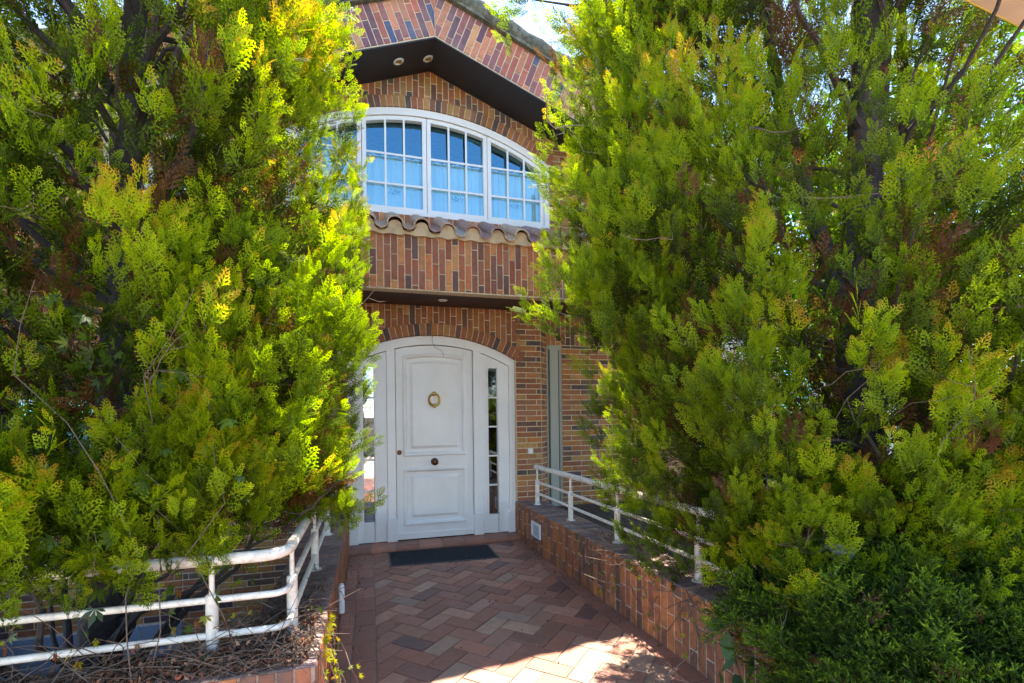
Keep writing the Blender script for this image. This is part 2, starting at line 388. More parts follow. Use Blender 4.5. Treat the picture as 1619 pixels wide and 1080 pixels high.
# coursed bricks right pier, chamfer, far right wall, left wall
def notR(poly):
    return poly
bricks(mb, (0, DY, 0), UX, UZ, NY, rect_running(dr, 1.93, -.1, 2.68, .25, .0625, False, .5, 0), [(-1, 0, -dr), (1, 0, 1.93), (0, 1, ZT), (0, -1, .1)], PAL_WALL,
       clips=[lambda p: [] if (sum(q[0] for q in p) / len(p) < VR and sum(q[1] for q in p) / len(p) > 2.12) else clip(p, 0, 0, 1)])
ch = Vector((.12, .15, 0)); chl = ch.length; ch.normalize()
mb.cur = MORTAR
mb.face([(1.93, DY, -.1), (2.05, DY + .15, -.1), (2.05, DY + .15, ZT), (1.93, DY, ZT)])
bricks(mb, (1.93, DY, 0), ch, UZ, (ch.y, -ch.x, 0), rect_running(0, chl, -.1, 2.68, .125, .0625, False, .5, 0), box_region(0, chl, -.1, ZT), PAL_WALL)
FYW = DY + .15
mb.face([(2.05, FYW, -.1), (2.05, FYW + .2, -.1), (2.05, FYW + .2, ZT), (2.05, FYW, ZT)])
mb.face([(2.25, FYW, -.1), (2.25, FYW + .2, -.1), (2.25, FYW + .2, ZT), (2.25, FYW, ZT)])
yplane([(2.25, -.1), (HXR, -.1), (HXR, ZT), (2.25, ZT)], FYW); yplane([(2.05, 2.25), (2.25, 2.25), (2.25, ZT), (2.05, ZT)], FYW)
bricks(mb, (0, FYW, 0), UX, UZ, NY, rect_running(2.25, HXR, -.1, 2.25, .25, .0625, False, .5, 0), box_region(2.25, HXR, -.1, 2.25), PAL_WALL)
bricks(mb, (0, FYW, 0), UX, UZ, NY, rect_running(2.05, HXR, 2.25, ZT, .25, .064, True, .4, .1, 9), box_region(2.05, HXR, 2.25, ZT), PAL_WALL)
for (x0, x1, z0, z1) in ((-1.73, VL, -1, 1.62), (HXL, VL, 1.62, ZT), (HXL, -3.05, -.5, 1.62), (-2.35, -1.73, -.5, 1.62), (-3.05, -2.35, -.5, .62)):
    bricks(mb, (0, DY, 0), UX, UZ, NY, rect_running(x0 - .2, x1, -1, 2.7, .25, .0625, False, .5, 0), box_region(x0, x1, z0, z1), PAL_WALL)
bricks(mb, (0, DY, 0), UX, UZ, NY, rect_running(VL, dl, -1, 2.2, .25, .0625, False, .5, 0), box_region(VL, dl, -.0, 2.05), PAL_WALL)
arch_ring(mb, DCX, DCZ, DR, DR + .125, dl - .06, dr + .06, DY - .012, .14, PAL_WALL)
mb.build('lower_wall', M_brick, house)
# --- sides, back, floors (thick body behind the facade)
mb = MB(); mb.cur = (.3, .13, .06)
mb.box((HXL, DY + .01, -1), (HXL + .2, 13, 3.55)); mb.box((HXR - .2, FYW + .01, -1), (HXR, 13, 3.55)); mb.box((HXL + .2, 12.8, -1), (HXR - .2, 13, 3.55))
mb.prism([(HXL + .2, 3.55), (HXR - .2, 3.55), (PK, 5.05)], 12.8, 13)
mb.build('side_walls', M_brick, house)
mb = MB(); mb.box((HXL + .2, UYW + .16, 2.64), (HXR - .2, 12.8, 2.9)); mb.box((HXL + .2, 8.2, 2.9), (HXR - .2, 8.3, 5.0)); mb.box((HXL + .2, 7.0, -1), (HXR - .2, 7.1, 2.64)); mb.build('interior_floor', M_dark_room, house)
# --- upper wall with arched window opening
WC, WHW, WZ0, WCR, WSP = .62, 1.395, 3.54, 4.685, 4.285
WRISE = WCR - WSP; WR = (WHW ** 2 + WRISE ** 2) / (2 * WRISE); WCZ = WCR - WR
mb = MB(); mb.cur = MORTAR
wl, wr = WC - WHW, WC + WHW; arc = arc_pts(WC, WCZ, WR + .002, wl, wr, 30)
for i in range(30): yplane([arc[i], arc[i + 1], (arc[i + 1][0], gz(arc[i + 1][0])), (arc[i][0], gz(arc[i][0]))], UYW)
yplane([(HXL, 2.64), (wl, 2.64), (wl, WSP), (wl, gz(wl)), (HXL, gz(HXL))], UYW)
yplane([(wr, 2.64), (HXR, 2.64), (HXR, gz(HXR)), (wr, gz(wr)), (wr, WSP)], UYW)
yplane([(wl, 2.64), (wr, 2.64), (wr, WZ0), (wl, WZ0)], UYW)
for i in range(30): mb.face([(arc[i][0], UYW, arc[i][1]), (arc[i][0], UYW + .16, arc[i][1]), (arc[i + 1][0], UYW + .16, arc[i + 1][1]), (arc[i + 1][0], UYW, arc[i + 1][1])])
for x in (wl, wr): mb.face([(x, UYW, WZ0), (x, UYW + .16, WZ0), (x, UYW + .16, WSP), (x, UYW, WSP)])
reg = [(-1, 0, -HXL), (1, 0, HXR), (SL, 1, FB + SL * PK), (-SL, 1, FB - SL * PK)]
oc = outside_circle(WC, WCZ, WR + .112)
bricks(mb, (0, UYW, 0), UX, UZ, NY, rect_running(wl - .03, wr + .03, 4.28, 5.2, .2, .064, True, .37, .12, 5), reg + box_region(wl, wr, 4.29, 5.2), PAL_WALL, clips=[oc])
for (x0, x1) in ((HXL, wl), (wr, HXR)):
    bricks(mb, (0, UYW, 0), UX, UZ, NY, rect_running(x0, x1, 3.4, 5.2, .25, .0625, False, .5, 0), reg + box_region(x0, x1, 3.4, 5.2), PAL_WALL)
bricks(mb, (0, UYW - .012, 0), UX, UZ, NY, rect_running(wl, wr, 3.36, WZ0, .2, .064, True, 0, 0), box_region(wl, wr, 3.37, WZ0), PAL_WARM)
mb.cur = MORTAR; mb.box((wl, UYW - .012, 3.36), (wr, UYW + .15, WZ0 - .004))
arch_ring(mb, WC, WCZ, WR, WR + .118, wl, wr, UYW - .012, .13, PAL_WALL)
mb.build('upper_wall', M_brick, house)
# --- brick band (front face of the porch overhang)
mb = MB(); mb.cur = MORTAR
BZ0, BZ1 = 2.605, 3.12
mb.box((HXL, BY + .006, BZ0), (HXR, BY + .12, BZ1 + .05))
bricks(mb, (0, BY + .006, 0), UX, UZ, NY, rect_running(HXL, HXR, BZ0, BZ1, .245, .064, True, .382, .06, 21), box_region(HXL, HXR, BZ0 + .008, BZ1 + .045), PAL_WARM)
mb.build('brick_band', M_brick, house)
mb = MB(); mb.box((HXL, BY + .12, BZ0 + .01), (HXR, DY + .005, BZ0 + .035)); mb.box((2.0, DY + .005, BZ0 + .01), (HXR, FYW + .2, BZ0 + .035)); mb.build('porch_soffit', M_soffit2, house)
# --- barrel tile cornice sloping from the wall to the band
mb = MB()
TP = .246; sl = Vector((0, BY - .055 - UYW, 3.180 - 3.475)); Lt = sl.length
TILEC = [(.48, .28, .18), (.38, .16, .10), (.42, .36, .30), (.52, .35, .23), (.32, .17, .14)]
nT = int((HXR - HXL) / TP)
for i in range(nT + 1):
    cx = HXL + i * TP + .055
    col = rnd.choice(TILEC); dz = rnd.uniform(-.012, .012); dy = rnd.uniform(-.012, .012)
    for (kind, c0, sg) in (('cover', cx, 1), ('pan', cx + TP / 2, -1)):
        seg = 9; rad = .074 if sg > 0 else .066; th = .014
        colk = col if sg > 0 else rnd.choice(TILEC)
        P = []
        steps = 8
        for a_ in range(steps + 1):
            t = a_ / steps
            yy = UYW - .005 + (sl.y + dy) * t; zz = 3.475 + (sl.z + dz) * t; rd = rad * (1 + .06 * t) if sg > 0 else rad * (1 - .04 * t)
            lip = 1.0 + (.05 if (a_ in (4,)) else 0)
            for inner in (0, 1):
                for k in range(seg + 1):
                    an = math.pi * k / seg; r2 = (rd * lip - inner * th)
                    P.append((c0 - r2 * math.cos(an), yy, zz + (sg * r2 * math.sin(an)) * .92 + (.012 if sg > 0 else .018)))
        F = []; n1 = 2 * (seg + 1)
        for a_ in range(steps):
            for k in range(seg):
                o = a_ * n1 + k; F.append((o, o + 1, o + n1 + 1, o + n1)); o2 = o + seg + 1; F.append((o2, o2 + n1, o2 + n1 + 1, o2 + 1))
        o = steps * n1
        for k in range(seg): F.append((o + k, o + k + 1, o + k + 1 + seg + 1, o + k + seg + 1))
        mb.poly(P, F, colk)
tc_ = mb.build('tile_cornice', M_tile, house, smooth=True)
mb = MB()                                               # cement packed under the covers, wavy on top
xs = np.linspace(HXL, HXR, int((HXR - HXL) / .012)); A = []; B = []
for x in xs:
    ph = ((x - (HXL + .055)) / TP) % 1; d = min(ph, 1 - ph) * TP
    top = 3.19 + (math.sqrt(max(0, .062 ** 2 - d * d)) * .9 if d < .062 else -math.sqrt(max(0, .062 ** 2 - (TP / 2 - d) ** 2)) * .85 + .006)
    A.append((x, 3.115 + .010 * mnoise.noise((x * 9, 0, 0)) + .006 * math.sin(x * 40))); B.append((x, max(top, 3.128)))
mb.band(A, B, BY - .022, BY + .14)
mb.build('cornice_mortar', M_mortar, house)
# --- gable fascia, soffit, roof
mb = MB(); mb.cur = MORTAR
for sgn, xe in ((-1, HXL - .25), (1, HXR + .25)):
    mb.prism([(PK, FB), (xe, gz(xe)), (xe, gz(xe) + FH), (PK, FB + FH)] if sgn > 0 else [(xe, gz(xe)), (PK, FB), (PK, FB + FH), (xe, gz(xe) + FH)], FY, FY + .12)
    an = math.atan(SL) * -sgn; U = Vector((math.cos(an), 0, math.sin(an))); V = Vector((-math.sin(an), 0, math.cos(an)))
    hv = FH * math.cos(an) + .004; Ls = 4.8
    # local frame origin at the peak bottom; miter along the vertical through the peak
    if sgn > 0: reg = [(-U.x, -V.x, 0), (U.x, V.x, xe - PK), (0, -1, -.006), (0, 1, hv)]; rc = rect_running(-.3, Ls, 0, hv, .245, .066, True, .62, .05, 31)
    else: reg = [(U.x, V.x, 0), (-U.x, -V.x, PK - xe), (0, -1, -.006), (0, 1, hv)]; rc = rect_running(-Ls, .3, 0, hv, .245, .066, True, .38, .05, 32)
    bricks(mb, (PK, FY, FB), U, V, NY, rc, reg, PAL_GABLE)
mb.build('gable_fascia', M_brick, house)
mb = MB()
for sgn, xe in ((-1, HXL - .25), (1, HXR + .25)):
    q = [(PK, FB - .012), (xe, gz(xe) - .012), (xe, gz(xe) + .02), (PK, FB + .02)]
    mb.prism(q if sgn > 0 else q[::-1], FY + .004, UYW + .01)
mb.build('gable_soffit', M_soffit, house)
mb = MB()
for sgn, xe in ((-1, HXL - .35), (1, HXR + .35)):
    q = [(PK, FB + FH + .003), (xe, gz(xe) + FH + .003), (xe, gz(xe) + FH + .07), (PK, FB + FH + .07)]
    mb.prism(q if sgn > 0 else q[::-1], FY - .05, 13.2)
roof = mb.build('roof', M_moss, house)
mb = MB()                                               # roof tiles: barrel rows down each slope + mossy verge
for sgn in (-1, 1):
    xe = (HXL - .35) if sgn < 0 else (HXR + .35); Ls = abs(xe - PK) / math.cos(math.atan(SL))
    for k in range(36):
        y = FY - .02 + k * .235
        nseg = 14
        pts = []; rad = []
        for j in range(nseg * 2 + 1):
            t = j / (nseg * 2); x = PK + (xe - PK) * t
            jit = .018 * mnoise.noise((x * 6, y * 3, 1.5)) if k else .030 * mnoise.noise((x * 7, 2.1, .5))
            pts.append((x, y + jit * .8, gz(x) + FH + .085 + jit + (.012 if j % 2 else -.006))); rad.append(.062 + (.014 if j % 2 else 0) + abs(jit) * .5)
        mb.tube(pts, rad, 10)
    pts = [(PK, FY - .05 + .3 * i, FB + FH + .16) for i in range(28)]
mb.tube(pts, [.10 + .012 * (i % 2) for i in range(28)], 12)
rt = mb.build('roof_tiles', M_moss, house, smooth=True)
# spotlights in the soffits
mb0 = None
def downlight(x, y, z, slope, bulb=True):
    m = MB()
    for r0, r1, z0, z1 in ((.052, .034, -.004, -.012), (.034, .030, -.012, .01)):
        n = 20
        P = [(x + r0 * math.cos(2 * math.pi * k / n), y + r0 * math.sin(2 * math.pi * k / n), z + z0 + slope * r0 * math.cos(2 * math.pi * k / n)) for k in range(n)] + \
            [(x + r1 * math.cos(2 * math.pi * k / n), y + r1 * math.sin(2 * math.pi * k / n), z + z1 + slope * r1 * math.cos(2 * math.pi * k / n)) for k in range(n)]
        m.poly(P, [(k, (k + 1) % n, (k + 1) % n + n, k + n) for k in range(n)])
    o = m.build('downlight', M_plastic, house, smooth=True)
    m = MB(); n = 14; m.face([(x + .030 * math.cos(2 * math.pi * k / n), y + .030 * math.sin(2 * math.pi * k / n), z - .004) for k in range(n)][::-1]); m.build('bulb', M_brass, o)
for x, y in ((.62, 4.97), (.32, 4.93), (1.925, 4.86), (-.75, 4.9)):
    downlight(x, y, gz(x) - .014, -SL if x > PK else SL)
downlight(.74, 4.97, BZ0 + .008, 0)

# --- arched window
wf = MB()
def arch_z(x, ins=0): return WCZ + math.sqrt((WR - ins) ** 2 - (x - WC) ** 2)
yo = UYW + .004
A = arc_pts(WC, WCZ, WR - .002, wl + .002, wr - .002, 40); B = [(min(max(x, wl + .06), wr - .06), 0) for x, z in A]; B = [(x, arch_z(x, .075)) for x, _ in B]
A2 = arc_pts(WC, WCZ, WR - .002, wl + .06, wr - .06, 40); B2 = [(x, arch_z(x, .075)) for x, _ in A2]
wf.band(A2, B2, yo, UYW + .14)
for x0, x1 in ((wl + .002, wl + .06), (wr - .06, wr - .002)): wf.prism([(x0, WZ0), (x1, WZ0), (x1, arch_z(x1, .003)), (x0, arch_z(x0, .003))], yo, UYW + .14)
wf.box((wl + .06, yo, WZ0 + .001), (wr - .06, UYW + .14, WZ0 + .04))
win = wf.build('window', M_white, house)
SW = (2 * (WHW - .06)) / 4
for i in range(4):
    x0 = wl + .06 + i * SW + .003; x1 = x0 + SW - .006; s = MB()
    y0, y1 = yo + .018, UYW + .075; t = .042; z0 = WZ0 + .042
    s.box((x0, y0, z0), (x0 + t, y1, arch_z(x0 + t / 2, .082))); s.box((x1 - t, y0, z0), (x1, y1, arch_z(x1 - t / 2, .082)))
    s.box((x0 + t, y0, z0), (x1 - t, y1, z0 + t))
    xs = np.linspace(x0 + t, x1 - t, 9); s.band([(x, arch_z(x, .079)) for x in xs], [(x, arch_z(x, .079 + t)) for x in xs], y0, y1)
    fr = s.build('sash', M_white, win)
    mu = MB()
    for q in (1, 2):
        xm = x0 + t + (x1 - x0 - 2 * t) * q / 3; mu.box((xm - .010, y0 - .002, z0 + t), (xm + .010, y0 + .014, arch_z(xm, .079 + t)))
    for zz in (3.862, 4.175):
        if True: mu.box((x0 + t, y0 - .0005, zz - .010), (x1 - t, y0 + .012, zz + .010))
    mu.build('muntins', M_white, fr)
    gl = MB(); xs = np.linspace(x0 + t - .005, x1 - t + .005, 9)
    tl = [(x, arch_z(x, .075 + t)) for x in xs]
    pts = [(xs[0], z0 + t - .004), (xs[-1], z0 + t - .004)] + tl[::-1]
    tz = lambda z: y0 + .016 + (z - z0) * .055
    gl.face([(x, tz(z), z) for x, z in pts]); gl.build('pane', M_glass, fr)
    cu = MB(); n = 60                                   # sheer half curtain with folds
    for k in range(n):
        xa = x0 + .02 + (x1 - x0 - .04) * k / n; xb = x0 + .02 + (x1 - x0 - .04) * (k + 1) / n
        fy = lambda x: UYW + .105 + .010 * math.sin(x * 55 + i) + .006 * math.sin(x * 131 + 2 * i)
        cu.face([(xa, fy(xa), WZ0 + .05), (xb, fy(xb), WZ0 + .05), (xb, fy(xb), 4.19), (xa, fy(xa), 4.19)])
    co_ = cu.build('curtain', M_curtain, win, weld=True, smooth=True)
    mo = MB(); mc = (x0 + x1) / 2
    for k in range(26):
        a = rnd.uniform(0, 6.28); rr = rnd.uniform(.2, 1); px, pz = mc + .075 * rr * math.cos(a), 3.805 + .030 * rr * math.sin(a)
        mo.prism([(px + .006 * math.cos(b * 1.257), pz + .006 * math.sin(b * 1.257)) for b in range(5)], UYW + .082, UYW + .085)
    mo.build('lace_motif', mat('lace_thread', (.30, .36, .42), rough=.9) if i == 0 else bpy.data.materials['lace_thread'], co_)

# --- smaller windows half hidden by the left cypress, slot window on the right
def small_window(x0, x1, z0, z1, y, bars=False):
    m = MB(); t = .05
    m.box((x0, y - .01, z0), (x0 + t, y + .08, z1)); m.box((x1 - t, y - .01, z0), (x1, y + .08, z1)); m.box((x0 + t, y - .01, z0), (x1 - t, y + .08, z0 + t)); m.box((x0 + t, y - .01, z1 - t), (x1 - t, y + .08, z1))
    xm = (x0 + x1) / 2; m.box((xm - .02, y, z0 + t), (xm + .02, y + .07, z1 - t))
    o = m.build('window', M_white, house)
    m = MB(); m.box((x0 + t, y + .03, z0 + t), (x1 - t, y + .035, z1 - t)); m.build('pane', M_glass, o)
    m = MB(); m.box((x0 + .02, y + .10, z0 + .02), (x1 - .02, y + .11, z1 - .02)); m.build('curtain', M_curtain, o)
    if bars:
        m = MB()
        for k in range(1, 8):
            x = x0 + (x1 - x0) * k / 8; m.tube([(x, y - .05, z0 - .02), (x, y - .05, z1 + .02)], .007, 6)
        for z in (z0 + .1, (z0 + z1) / 2, z1 - .1): m.tube([(x0 - .03, y - .06, z), (x1 + .03, y - .06, z)], .008, 6)
        m.build('window_bars', M_black, o)
small_window(-3.05, -2.35, .62, 1.62, DY, True)
small_window(-2.25, -1.55, 3.52, 4.05, UYW - .03)
m = MB()
m.box((2.052, FYW + .02, .3), (2.085, FYW + .12, 2.248)); m.box((2.10, FYW - .005, .3), (2.205, FYW + .12, 2.2)); m.box((2.225, FYW + .01, .3), (2.248, FYW + .12, 2.248)); m.box((2.085, FYW + .01, 2.2), (2.225, FYW + .12, 2.248)); m.box((2.052, FYW - .02, .20), (2.248, FYW + .12, .30))
sw = m.build('slot_window', mat('grey_green_paint', (.34, .34, .29), rough=.5), house)
m = MB(); m.box((2.085, FYW + .06, .3), (2.10, FYW + .065, 2.2)); m.box((2.205, FYW + .06, .3), (2.225, FYW + .065, 2.2)); m.build('pane', M_black, sw)
m = MB(); m.prism([(-1.735, -1), (-1.735, -.52), (HXL, -.52), (HXL, -1)], DY - .02, DY + .02); m.build('plinth', M_grey, house)

# --- entrance door
y0 = DY + .045                                          # frame front
def ax(x, ins=0): return DCZ + math.sqrt(max(0, (DR - ins) ** 2 - (x - DCX) ** 2))
f = MB()
xs = np.linspace(dl + .07, dr - .07, 40)
f.band([(x, ax(x, .002)) for x in xs], [(x, ax(x, .10)) for x in xs], y0 - .006, y0 + .1)         # arched head
for a, b in ((dl + .002, dl + .07), (dr - .07, dr - .002)): f.prism([(a, .062), (b, .062), (b, ax(b, .003)), (a, ax(a, .003))], y0, y0 + .1)
for a, b in ((.178, .268), (1.127, 1.217)): f.prism([(a, .062), (b, .062), (b, ax(b, .095)), (a, ax(a, .095))], y0 - .012, y0 + .09)
for a, b in ((.168, .276), (1.119, 1.228), (dl + .004, dl + .10), (dr - .10, dr - .004)):
    f.prism([(a, .062), (b, .062), (b, .29), (b - .012, .31), (a + .012, .31), (a, .29)], y0 - .03, y0 + .06)
door = f.build('entrance_door', M_white, house, bevel=.004)
def outline(x0, x1, z0, top, ins, n=12):                # closed outline with a top given as a function or a number
    pts = [(x0 + ins, z0 + ins), (x1 - ins, z0 + ins)]
    for i in range(n + 1):
        x = x1 - ins - (x1 - x0 - 2 * ins) * i / n
        pts.append((x, (top(x) if callable(top) else top) - ins))
    return pts
def loft(m, x0, x1, z0, top, prof, y, cap=True):
    prev = None
    for (ins, d) in prof:
        cur = [(px, y + d, pz) for px, pz in outline(x0, x1, z0, top, ins)]
        if prev:
            n = len(cur)
            for i in range(n):
                j = (i + 1) % n; m.face([prev[i], prev[j], cur[j], cur[i]])
        prev = cur
    if cap: m.face(prev)
l = MB(); ly = y0 + .016; lx0, lx1, lz0 = .274, 1.121, .068
ltop = lambda x: ax(x, .108)
l.prism(outline(lx0, lx1, lz0, ltop, 0), ly + .012, ly + .05)
# stiles and rails around two panels
p1 = (.375, 1.015, 1.0); p1top = lambda x: ltop(x) - .115; p2 = (.375, 1.015, .245, .815)
def slab(x0, x1, z0, z1):
    l.prism([(x0, z0), (x1, z0), (x1, z1(x1) if callable(z1) else z1), (x0, z1(x0) if callable(z1) else z1)], ly, ly + .03)
slab(lx0, p1[0], lz0, ltop); slab(p1[1], lx1, lz0, ltop)
slab(p1[0], p1[1], lz0, p2[2]); slab(p1[0], p1[1], p2[3], p1[2])
xs = np.linspace(p1[0], p1[1], 14); l.band([(x, ltop(x)) for x in xs], [(x, p1top(x)) for x in xs], ly, ly + .03)
prof = [(-.028, 0), (-.024, -.014), (-.010, -.018), (.004, -.012), (.016, .012), (.046, .013), (.058, .010), (.082, -.006)]
loft(l, p1[0], p1[1], p1[2], p1top, prof, ly); loft(l, p2[0], p2[1], p2[2], p2[3], prof, ly)
l.prism([(lx0 + .005, .07), (lx1 - .005, .07), (lx1 - .005, .135), (lx0 + .005, .135)], ly - .012, ly + .01)
leaf = l.build('door_leaf', M_white, door, bevel=.003)
# sidelights
for k, (sx0, sx1) in enumerate(((dl + .072, .176), (1.219, dr - .072))):
    s = MB(); tp = lambda x: ax(x, .104); gx0, gx1 = (sx0 + .085, sx0 + .195) if k == 0 else (1.303, 1.413)
    gz0, gz1 = .275, 1.95; sy = y0 + .012
    s.prism([(sx0, .064), (gx0, .064), (gx0, tp(gx0)), (sx0, tp(sx0))], sy, sy + .06); s.prism([(gx1, .064), (sx1, .064), (sx1, tp(sx1)), (gx1, tp(gx1))], sy, sy + .06)
    s.box((gx0, sy, .064), (gx1, sy + .06, gz0)); s.prism([(gx0, gz1), (gx1, gz1), (gx1, tp(gx1)), (gx0, tp(gx0))], sy, sy + .06)
    for a, b in ((gx0 - .022, gx0 - .006), (gx1 + .006, gx1 + .022)): s.box((a, sy - .008, gz0 - .022), (b, sy, gz1 + .022))
    for q in range(1, 5):
        zz = gz0 + (gz1 - gz0) * q / 5; s.box((gx0, sy + .012, zz - .009), (gx1, sy + .03, zz + .009))
    so_ = s.build('sidelight', M_white, door, bevel=.003)
    gl = MB(); gl.box((gx0, sy + .03, gz0), (gx1, sy + .034, gz1)); gl.build('glass', M_glass2, door)
    bk = MB(); bk.box((gx0 - .02, sy + .08, gz0), (gx1 + .02, sy + .09, gz1)); bk.build('blind', mat('dark_blind', (.06, .035, .03), rough=.7) if k == 0 else bpy.data.materials['dark_blind'], door)
# knocker: ring between two balls
k = MB(); kx, kz = .687, 1.59
def sphere(m, c, r, n=10, sy=1.):
    P = []; F = []
    for i in range(n + 1):
        t = math.pi * i / n
        for j in range(2 * n): a = math.pi * j / n; P.append((c[0] + r * math.sin(t) * math.cos(a), c[1] + r * sy * math.sin(t) * math.sin(a), c[2] + r * math.cos(t)))
    for i in range(n):
        for j in range(2 * n): F.append((i * 2 * n + j, (i + 1) * 2 * n + j, (i + 1) * 2 * n + (j + 1) % (2 * n), i * 2 * n + (j + 1) % (2 * n)))
    m.poly(P, F)
pts = [(kx + .058 * math.sin(a), ly - .030 - .01 * math.cos(a / 2) ** 2, kz + .066 * math.cos(a)) for a in np.linspace(0, 2 * math.pi, 33)]
k.tube(pts, [.010 + .005 * abs(math.sin(i / 32 * math.pi)) for i in range(33)], 8, cap=False)
sphere(k, (kx, ly - .035, kz + .066), .025); sphere(k, (kx, ly - .032, kz - .066), .023); k.tube([(kx, ly + .01, kz + .062), (kx, ly - .03, kz + .062)], .012, 10)
k.tube([(kx, ly + .012, kz - .062), (kx, ly - .004, kz - .062)], [.020, .014], 12)
k.build('knocker', M_brass, door, smooth=True)
def turned(name, x, z, prof, m_):
    m = MB(); n = 20; P = []
    for (r, d) in prof: P += [(x + r * math.cos(2 * math.pi * q / n), ly - d, z + r * math.sin(2 * math.pi * q / n)) for q in range(n)]
    F = [(i * n + q, i * n + (q + 1) % n, (i + 1) * n + (q + 1) % n, (i + 1) * n + q) for i in range(len(prof) - 1) for q in range(n)]; F.append(tuple((len(prof) - 1) * n + q for q in range(n)))
    m.poly(P, F); return m.build(name, m_, door, smooth=True)
turned('door_knob', .685, .905, [(.040, -.01), (.041, .004), (.030, .010), (.013, .018), (.013, .035), (.030, .045), (.037, .058), (.034, .072), (.020, .080), (.006, .081)], M_bronze)
turned('lock', .306, 1.018, [(.026, -.01), (.026, .006), (.020, .012), (.013, .012), (.012, .020), (.004, .021)], M_bronze)
# threshold of bullnosed terracotta tiles, wires of the bell hanging from the arch
m = MB(); x = dl - .02; 
while x < dr + .03:
    x2 = min(x + .245, 1.66); c = pick(PAL_PATH[:3]); n = 6
    pr_ = [(5.345, .004), (5.345, .060)] + [(5.145 + .028 - .028 * math.sin(a), .032 + .028 * math.cos(a)) for a in np.linspace(0, math.pi / 2, n)] + [(5.145, .004)]
    nn = len(pr_); P = [(x + .003, a, b) for a, b in pr_] + [(x2 - .003, a, b) for a, b in pr_]
    m.poly(P, [tuple(range(nn)), tuple(range(2 * nn - 1, nn - 1, -1))] + [(i, (i + 1) % nn, (i + 1) % nn + nn, i + nn) for i in range(nn)], c); x = x2
    if x2 >= 1.66: break
m.cur = (.2, .16, .13); m.box((dl, 5.16, .003), (dr, 5.34, .050)); m.build('threshold', M_path, house)
m = MB(); m.tube([(.66, DY - .02, 2.45), (.665, DY - .05, 2.33), (.66, DY - .06, 2.22), (.69, DY - .04, 2.16), (.76, DY - .03, 2.13), (.79, DY - .02, 2.07)], .0022, 5)
m.build('loose_wire', M_black, house)
m = MB(); m.tube([(.13, DY - .02, 2.29), (.10, DY - .03, 2.24), (.095, DY - .02, 2.16)], .0018, 5); m.build('loose_wire', M_black, house)
m = MB(); m.box((1.755, DY - .022, .958), (1.815, DY - .004, 1.022)); bx = m.build('doorbell', M_plastic, house, bevel=.004)
m = MB(); m.box((1.768, DY - .027, .970), (1.802, DY - .020, 1.008)); m.build('button', M_white, bx, bevel=.002)

# ================================================================== GARDEN WALLS
WT = .42
SK = -.035                                              # right wall runs slightly askew
wx = lambda y: 1.60 + SK * (y - 5.1)
rw = MB(); rw.cur = (.50, .42, .35)
ya, yb = .85, 5.30
Uw = Vector((SK, 1, 0)).normalized(); Nw = Vector((-Uw.y, Uw.x, 0)); Lw = (yb - ya) / Uw.y
O0 = Vector((wx(ya), ya, 0))
TW = .32
def wq(s, t, z): return O0 + Uw * s - Nw * t + Vector((0, 0, z))
rw.poly([wq(0, .006, -.01), wq(Lw, .006, -.01), wq(Lw, TW, -.01), wq(0, TW, -.01), wq(0, .006, WT - .006), wq(Lw, .006, WT - .006), wq(Lw, TW, WT - .006), wq(0, TW, WT - .006)],
        [(0, 1, 5, 4), (1, 2, 6, 5), (2, 3, 7, 6), (3, 0, 4, 7), (4, 5, 6, 7)])
bricks(rw, O0 - Nw * .006, Uw, UZ, Nw, rect_running(0, Lw, .0, WT, .25, .066, True, .5, .12, 41), box_region(0, Lw, .004, WT - .002), PAL_LOW)
bricks(rw, O0 + Vector((0, 0, WT - .006)), Uw, -Nw, UZ, rect_running(0, Lw, 0, TW, .25, .066, True, .5, .0, 42), box_region(0, Lw, .001, TW), PAL_TOP)
rwall = tag(rw.build('garden_wall', M_brick_low), 'low brick wall on the right of the path, with a vent grille and bare creeper on it', 'wall')
v = MB(); sv = 4.62 - ya                                # vent grille
def vq(s, d, z): return O0 + Uw * s + Nw * d + Vector((0, 0, z))
def obox(m, s0, s1, d0, d1, z0, z1):
    P = [vq(s0, d0, z0), vq(s1, d0, z0), vq(s1, d1, z0), vq(s0, d1, z0), vq(s0, d0, z1), vq(s1, d0, z1), vq(s1, d1, z1), vq(s0, d1, z1)]
    m.poly(P, [(0, 3, 2, 1), (4, 5, 6, 7), (0, 1, 5, 4), (1, 2, 6, 5), (2, 3, 7, 6), (3, 0, 4, 7)])
s0, s1, z0, z1 = sv - .115, sv + .115, .165, .315
obox(v, s0, s1, .002, .018, z0, z0 + .018); obox(v, s0, s1, .002, .018, z1 - .018, z1); obox(v, s0, s0 + .022, .002, .018, z0 + .018, z1 - .018); obox(v, s1 - .022, s1, .002, .018, z0 + .018, z1 - .018)
for q in range(6): zz = z0 + .028 + q * .0185; obox(v, s0 + .022, s1 - .022, .004, .014, zz, zz + .008)
vent = v.build('vent_grille', M_plastic, rwall)
v = MB(); obox(v, s0 + .01, s1 - .01, .0021, .0035, z0 + .01, z1 - .01); v.build('vent_dark_plate', M_black, vent)  # flat black plate stands in for the dark hollow behind the slats

